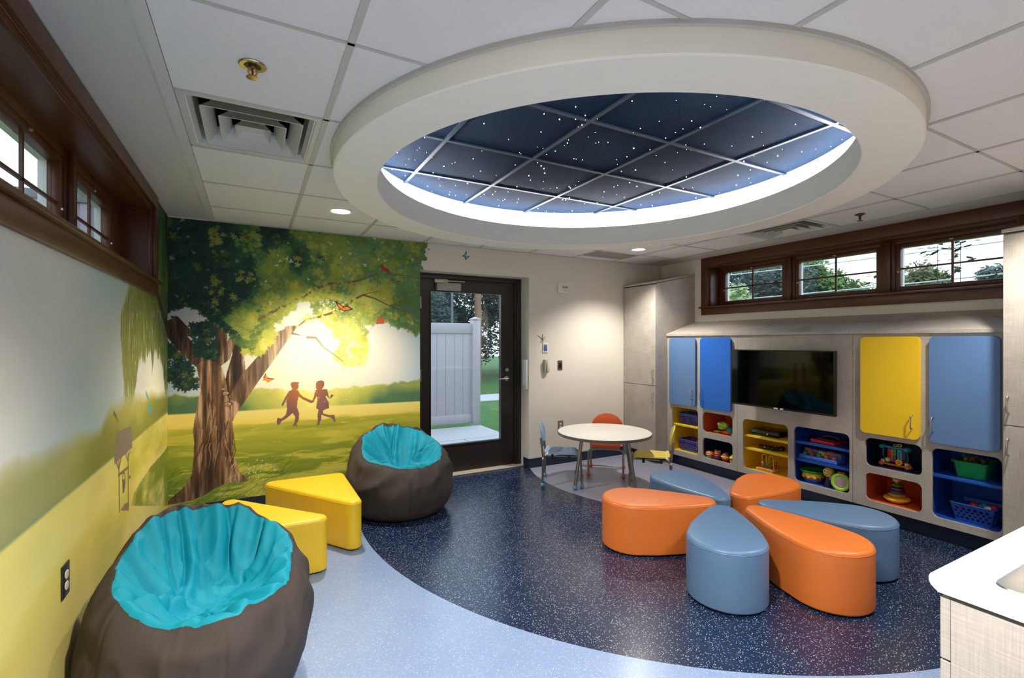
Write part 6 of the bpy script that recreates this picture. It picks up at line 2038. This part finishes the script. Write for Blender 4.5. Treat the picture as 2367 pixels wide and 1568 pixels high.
obj('wooden_base', box(-0.055, 0.055, -0.085, 0.085, 0.0, 0.026, 0.004), M_PINE, t)
b = bmesh.new()
for y in (-0.070, -0.035, 0.0, 0.035, 0.07):
    cyl((-0.056, y, 0.020), (-0.056, y - 0.024, 0.020), 0.0065, n=8, bm=b)
obj('base_peg', b, P('pegred', (206, 110, 84)), t)
def wire(m, pts, nm='wire'):
    return obj(nm, tube(pts, 0.0028, 8), m, t)
pth = [(-0.01, 0.048, 0.026), (-0.01, 0.050, 0.10)] + [tuple(p) for p in arc((-0.01, 0.030, 0.135), 0.020, 180, 0, 8, (0, -1, 0), (0, 0, 1))] + [(-0.01, 0.008, 0.09), (-0.01, -0.004, 0.066), (-0.01, -0.018, 0.072)] + \
    [tuple(p) for p in arc((-0.01, -0.042, 0.130), 0.020, 180, 0, 8, (0, -1, 0), (0, 0, 1))] + [(-0.01, -0.064, 0.10), (-0.01, -0.066, 0.026)]
wire(YEL, pth)
wire(P('wirebrown', (130, 70, 40)), [(0.02, 0.066, 0.026), (0.02, 0.066, 0.09), (0.02, 0.05, 0.12), (0.02, 0.0, 0.122), (0.02, -0.045, 0.115), (0.02, -0.05, 0.06), (0.02, -0.02, 0.026)])
wire(P('wirebrown', (130, 70, 40)), [(0.03, -0.06, 0.026), (0.03, -0.062, 0.075)] + [tuple(p) for p in arc((0.03, -0.074, 0.08), 0.012, 0, 180, 6, (0, 1, 0), (0, 0, 1))] + [(0.03, -0.086, 0.03)])
for p, r_, m in (((-0.01, 0.046, 0.076), 0.014, YEL), ((-0.01, 0.036, 0.066), 0.013, ORA), ((-0.01, 0.016, 0.062), 0.014, GRN), ((-0.01, -0.004, 0.064), 0.012, TEA), ((0.03, -0.06, 0.045), 0.014, RED), ((-0.02, 0.06, 0.040), 0.010, RED), ((0.02, -0.03, 0.036), 0.011, PUR)):
    obj('bead', sphere(p, r_, n=14), m, t)
# blue cubby
t = thing('toy_laptop', 'red toy play tray on the top blue shelf', 'toy', (FX + 0.13, 2.322, 0.5215), R(-6))
obj('case', box(-0.09, 0.09, -0.105, 0.105, 0.0, 0.030, 0.007, 3), RED, t)
obj('upper_tray', box(-0.06, 0.085, -0.085, 0.075, 0.030, 0.040, 0.004), P('traydark', (60, 34, 30)), t, label='dark top')
obj('handle', tube([(0.02, -0.085, 0.034), (0.02, -0.06, 0.056), (0.02, 0.03, 0.058), (0.02, 0.066, 0.036)], 0.005, 8), P('trayhandle', (120, 90, 60)), t)
t = thing('pop_up_toy', 'long blue pop-up toy with coloured buttons on the middle blue shelf', 'toy', (FX + 0.115, 2.368, 0.3675), R(-3))
PBL = P('periwinkle', (86, 128, 226))
b = box(-0.075, 0.075, -0.160, 0.160, 0.0, 0.034, 0.008, 3)
obj('base', b, PBL, t)
b = box(-0.005, 0.07, -0.158, 0.158, 0.030, 0.078, 0.008, 3)
obj('back_bank', b, PBL, t)
for k in range(5):
    y = 0.125 - k * 0.0625
    c = (P('tanface', (190, 150, 70)), P('greyface', (120, 120, 90)), YEL, ORA, P('greyface', (120, 120, 90)))[k]
    fl = obj('flap', box(-0.0075, -0.004, y - 0.024, y + 0.024, 0.038, 0.072, 0.001), c, t, label='picture flap')
    obj('eye_spot', join(cyl((-0.009, y - 0.008, 0.056), (-0.007, y - 0.008, 0.056), 0.004, n=10), cyl((-0.009, y + 0.008, 0.056), (-0.007, y + 0.008, 0.056), 0.004, n=10)), M_BLACK, fl)
    m_ = (GRN, RED, GRN, ORA, PNK)[k]
    bt = cyl((-0.040, y, 0.030), (-0.040, y, 0.056), 0.018 if k != 2 else 0.02, 0.014, 16)
    obj('button', bt, m_, t)
    obj('top_lid', box(0.0, 0.062, y - 0.022, y + 0.022, 0.076, 0.082, 0.002), (ORA, RED, GRN, ORA, RED)[k], t)
t = thing('toy_drum', 'green rimmed yellow toy drum on the bottom of the blue cubby', 'toy drum', (FX + 0.108, 2.440, 0.1665), 0)
obj('blue_foot', lathe([(0, 0), (0.060, 0), (0.070, 0.010), (0.072, 0.026), (0, 0.026)], 36), BLU, t)
obj('orange_band', lathe([(0.071, 0.024), (0.076, 0.030), (0.077, 0.048), (0.070, 0.050)], 36), P('brick', (206, 92, 40)), t)
b = lathe([(0.071, 0.046), (0.080, 0.050), (0.082, 0.080), (0.074, 0.082)], 36)
for k in range(10):
    a = 2 * math.pi * k / 10
    sphere((0.078 * math.cos(a), 0.078 * math.sin(a), 0.048), 0.014, (0.5, 1, 1) if abs(math.cos(a)) > 0.7 else (1, 0.5, 1), 10, bm=b)
obj('yellow_band', b, YEL, t)
b = lathe([(0.070, 0.078), (0.086, 0.082), (0.099, 0.094), (0.101, 0.100), (0.098, 0.104), (0.080, 0.096), (0.074, 0.086), (0.0, 0.084)], 40)
obj('green_rim', b, GRN, t, label='wide green rim')
t = thing('smiley_ball', 'yellow smiling ball toy between the drum and the green mirror', 'toy ball', (FX + 0.075, 2.290, 0.166), 0)
obj('stand', lathe([(0, 0), (0.034, 0), (0.035, 0.02), (0.024, 0.06), (0.024, 0.078), (0, 0.08)], 24), P('darkviolet', (60, 40, 90)), t)
obj('ball', sphere((0, 0, 0.120), 0.044, n=28), YEL, t)
for y in (0.013, -0.010):
    e = obj('eye', sphere((-0.038, y, 0.136), 0.011, (0.6, 0.85, 1.2), 14), WHT, t, label='white eye')
    obj('pupil', sphere((-0.0445, y - 0.001, 0.134), 0.005, (0.6, 0.9, 1.1), 10), M_BLACK, e)
obj('smile', tube([(-0.0432 + 0.0003 * k * k * 2, 0.002 + k * 0.006, 0.104 + 0.0011 * k * k) for k in range(-4, 5)], 0.0018, 6), M_BLACK, t)
t = thing('toy_mirror', 'lime green ring mirror leaning at the right of the blue cubby', 'toy mirror', (FX + 0.022, 2.170, 0.1662), R(8))
def ringy(rad, r, m, nm, parent, mtx, n=40):
    b = tube([(0, rad * math.cos(2 * math.pi * k / n), rad * math.sin(2 * math.pi * k / n)) for k in range(n)], r, 12, closed=True)
    return obj(nm, xform(b, mtx), m, parent)
mt = Matrix.Translation((0, 0, 0.073)) @ Matrix.Rotation(R(9), 4, 'Y')
ringy(0.060, 0.0135, LIME, 'ring', t, mt)
b = cyl((-0.004, 0, 0), (0.004, 0, 0), 0.054, n=40)
obj('mirror_disc', xform(b, mt), mat('toy_mirror_face', (196, 198, 204), 0.25, 0.6, 0.05, 50), t, label='grey mirror face')
obj('handle', join(sphere((0.004, 0.072, 0.094), 0.013, n=14), sphere((0.002, 0.078, 0.080), 0.010, n=12)), P('violet', (120, 70, 180)), t, label='violet handle')
obj('red_clip', box(-0.006, 0.02, -0.03, 0.024, 0.146, 0.156, 0.004), RED, t)
# activity frame in the navy cubby
t = thing('activity_frame', 'blue and orange activity frame toy in the right navy cubby', 'toy', (FX + 0.11, 1.828, 0.4285), R(-3))
TUR = P('turquoise', (20, 158, 196))
def bone(z, m, nm, half):
    b = tube([(0, half * k / 6, z + 0.004 * (abs(k) / 6) ** 2) for k in range(-6, 7)], [0.013 if abs(k) == 6 else 0.009 for k in range(-6, 7)], 12)
    for s in (-1, 1):
        for x in (-0.016, 0.016):
            sphere((x, s * half, z + 0.003), 0.0175, n=14, bm=b)
    return obj(nm, b, m, t)
bone(0.017, ORA, 'bottom_bar', 0.086)
bone(0.150, TUR, 'top_bar', 0.082)
clearp = glass('clear_tube', (0.86, 0.93, 0.97))
for s in (-1, 1):
    obj('clear_post', cyl((0, s * 0.080, 0.03), (0, s * 0.080, 0.142), 0.012, n=16), clearp, t, label='clear plastic post')
    b = tube([(0.0 + 0.006 * math.cos(k * 0.9), s * 0.080 + 0.006 * math.sin(k * 0.9), 0.052 + 0.075 * k / 26) for k in range(27)], 0.002, 6)
    obj('spiral', b, TUR, t)
    obj('cream_cube', box(-0.014, 0.014, s * 0.080 - 0.013, s * 0.080 + 0.013, 0.028, 0.050, 0.002), P('cream', (232, 206, 160)), t)
for y, w_, z0, z1, m in ((0.036, 0.014, 0.042, 0.140, RED), (0.020, 0.008, 0.042, 0.140, PNK), (0.004, 0.013, 0.090, 0.140, GRN), (0.004, 0.013, 0.042, 0.088, PUR), (-0.032, 0.015, 0.042, 0.140, P('skyblue', (60, 170, 220))), (-0.060, 0.010, 0.042, 0.140, P('darkplum', (70, 20, 60)))):
    obj('panel', box(-0.006, 0.006, y - w_, y + w_, z0, z1, 0.002), m, t)
obj('zigzag', tube([(-0.008, -0.032 + (0.006 if k % 2 else -0.006), 0.075 + 0.009 * k) for k in range(7)], 0.002, 6), M_BLACK, t, label='black zigzag line')
def gear(y, z, r, m, mc, teeth=12):
    Pn = []
    for k in range(teeth * 4):
        a = 2 * math.pi * k / (teeth * 4)
        rr = r if (k % 4) in (0, 1) else r * 0.84
        Pn.append((y + rr * math.cos(a), z + rr * math.sin(a)))
    g = obj('gear', prism(Pn, -0.024, -0.012, 'x'), m, t, smooth=False)
    obj('gear_hub', join(cyl((-0.027, y, z), (-0.023, y, z), r * 0.55, n=20), cyl((-0.029, y, z), (-0.026, y, z), r * 0.25, n=12, )), mc, g)
gear(0.040, 0.056, 0.020, P('geargreen', (110, 176, 150)), YEL)
gear(-0.034, 0.050, 0.023, YEL, ORA, 10)
b = tube([(0.0, -0.030 + 0.012 * math.cos(k * 0.7), 0.176 + 0.010 * math.sin(k * 0.7)) for k in range(9)], 0.0035, 8, closed=True)
tube([(0.0, -0.002 + 0.012 * math.cos(k * 0.7), 0.170 + 0.008 * math.sin(k * 0.7)) for k in range(9)], 0.003, 8, closed=True, bm=b)
obj('top_bow', b, YEL, t, label='yellow loops on top')
# stacking rings
t = thing('stacking_rings', 'stacking ring toy with a little animal head in the right orange cubby', 'stacking toy', (FX + 0.115, 1.819, 0.1622), 0)
def donut(r, r2, z, m, nm):
    b = tube([(r * math.cos(2 * math.pi * k / 36), r * math.sin(2 * math.pi * k / 36), z) for k in range(36)], r2, 12, closed=True)
    return obj(nm, b, m, t)
obj('rocker_base', lathe([(0, 0), (0.035, 0.002), (0.070, 0.016), (0.082, 0.030), (0.078, 0.042), (0.05, 0.046), (0, 0.046)], 36), YEL, t, label='yellow rocking base')
CLR = lambda nm, c: mat('ring_' + nm, c, 0.08, 0, 0.05, 20, coat=0.5)
donut(0.044, 0.014, 0.060, CLR('amber', (206, 110, 50)), 'ring')
donut(0.040, 0.014, 0.084, CLR('navy', (26, 62, 92)), 'ring')
donut(0.034, 0.012, 0.107, CLR('plum', (130, 24, 60)), 'ring')
b = lathe([(0, 0.112), (0.030, 0.120), (0.040, 0.128), (0.040, 0.138), (0.026, 0.146), (0.014, 0.150), (0, 0.150)], 24)
obj('ring', b, CLR('green', (74, 124, 24)), t, label='green top ring')
obj('post', cyl((0, 0, 0.044), (0, 0, 0.165), 0.010, n=12), YEL, t)
b = sphere((0, 0, 0.182), 0.030, (0.95, 1, 0.92), 20)
for s in (-1, 1):
    sphere((0.004, s * 0.032, 0.188), 0.011, (0.6, 1, 1), 12, bm=b)
obj('head', b, P('headbrown', (206, 160, 70)), t, label='small tan animal head')
obj('muzzle', sphere((-0.022, 0, 0.174), 0.017, (0.6, 1.1, 0.8), 14), P('cream', (232, 206, 160)), t)
obj('eyes', join(sphere((-0.027, 0.009, 0.190), 0.004, n=8), sphere((-0.027, -0.009, 0.190), 0.004, n=8)), M_BLACK, t)
# right blue cubby
t = thing('storage_bin', 'bright green plastic bin on the upper shelf of the right blue cubby', 'bin', (FX + 0.165, 1.378, 0.4645), 0)
GB = mat('bin_green', (26, 158, 84), 0.32, 0, 0.03, 20)
b = bmesh.new()
rr = []
lx, ly, hh_ = 0.225, 0.185, 0.112
for s, z in ((0.80, 0.0), (0.82, 0.004), (0.96, hh_ - 0.006), (1.06, hh_ - 0.006), (1.07, hh_), (0.95, hh_), (0.80, 0.006)):
    rr.append([b.verts.new((x, y, z)) for x, y in rrect(-lx / 2 * s, lx / 2 * s, -ly / 2 * s, ly / 2 * s, 0.018, 5)])
for p, q in zip(rr, rr[1:]):
    for i in range(len(p)):
        j = (i + 1) % len(p)
        b.faces.new((p[i], p[j], q[j], q[i]))
b.faces.new(rr[0][::-1])
b.faces.new(rr[-1])
obj('tub', b, GB, t)
for y in (-0.060, 0.060):
    bb = box(-0.004, 0.0, y - 0.003, y + 0.003, 0.055, 0.104, 0.001)
    xform(bb, Matrix.Translation((-lx / 2 * 0.905, 0, 0)) @ Matrix.Rotation(R(-9), 4, 'Y') if False else Matrix.Translation((-lx / 2 * 0.945, 0, 0)))
    obj('rib', bb, GB, t, smooth=False)
def animal(x, y, z, m, label, rz):
    t = thing('toy_animal', label, 'toy animal', (x, y, z), rz, 'toy animals in the green bin')
    obj('body', sphere((0, 0, 0.02), 0.030, (1.0, 0.75, 1.3), 16), m, t)
    b = sphere((-0.018, 0, 0.062), 0.020, (1.25, 0.85, 0.9), 14)
    sphere((-0.038, 0, 0.056), 0.011, n=10, bm=b)
    for s in (-1, 1):
        cyl((-0.008, s * 0.012, 0.072), (-0.002, s * 0.018, 0.092), 0.006, 0.001, 8, bm=b)
    obj('head', b, m, t)
    b = bmesh.new()
    for s in (-1, 1):
        tube([(-0.016, s * 0.016, 0.026), (-0.040, s * 0.020, 0.018)], [0.008, 0.006], 8, bm=b)
    obj('front_leg', b, m, t)
animal(FX + 0.150, 1.425, 0.525, P('olive', (120, 136, 50)), 'olive green toy animal standing at the left in the green bin', 0.3)
animal(FX + 0.160, 1.378, 0.525, P('umber', (130, 100, 66)), 'brown toy animal in the middle of the green bin', -0.4)
animal(FX + 0.160, 1.330, 0.520, P('pewter', (100, 96, 92)), 'grey toy animal at the right in the green bin', 0.1)
basket('blue slotted basket at the bottom of the right blue cubby', FX + 0.155, 1.363, 0.1625, 0.21, 0.225, 0.120, BSKB)
pieces('small toy piece in the blue basket', 'toys in the blue basket', FX + 0.165, 1.335, 0.262, 0.10, 0.13, 5, [P('rose', (190, 50, 80)), WHT, TEA, P('steelgrey', (120, 124, 130)), RED], 12, 0.024)
# ================================================================== LAMPS
for i, ((x, y), pw) in enumerate(DOWNLIGHTS):
    dl = thing('downlight', ('recessed round downlight in front of the tree mural', 'recessed round downlight over the small table', 'recessed round downlight above the sink counter',
               'recessed round downlight near the left wall beside the camera', 'added fill downlight at the unseen entrance end', 'added fill downlight out of view in front of the sink counter')[i], 'downlight', (x, y, ZC), group='recessed downlights')
    obj('trim_ring', lathe([(0.066, -0.002), (0.084, -0.002), (0.086, -0.006), (0.080, -0.010), (0.068, -0.006), (0.066, -0.002)], 40), M_WHITEP, dl)
    obj('lens', lathe([(0, -0.001), (0.067, -0.001), (0.067, -0.003), (0, -0.003)], 40), emit('downlight_lens', WARM, 9.0), dl)
    ld = bpy.data.lights.new('downlight_lamp', 'SPOT')
    ld.energy = pw
    ld.color = WARM
    ld.spot_size = R(122)
    ld.spot_blend = 0.7
    ld.shadow_soft_size = 0.05
    lo_ = bpy.data.objects.new('downlight_lamp', ld)
    C.objects.link(lo_)
    lo_.parent = dl
    lo_.location = (0, 0, -0.03)
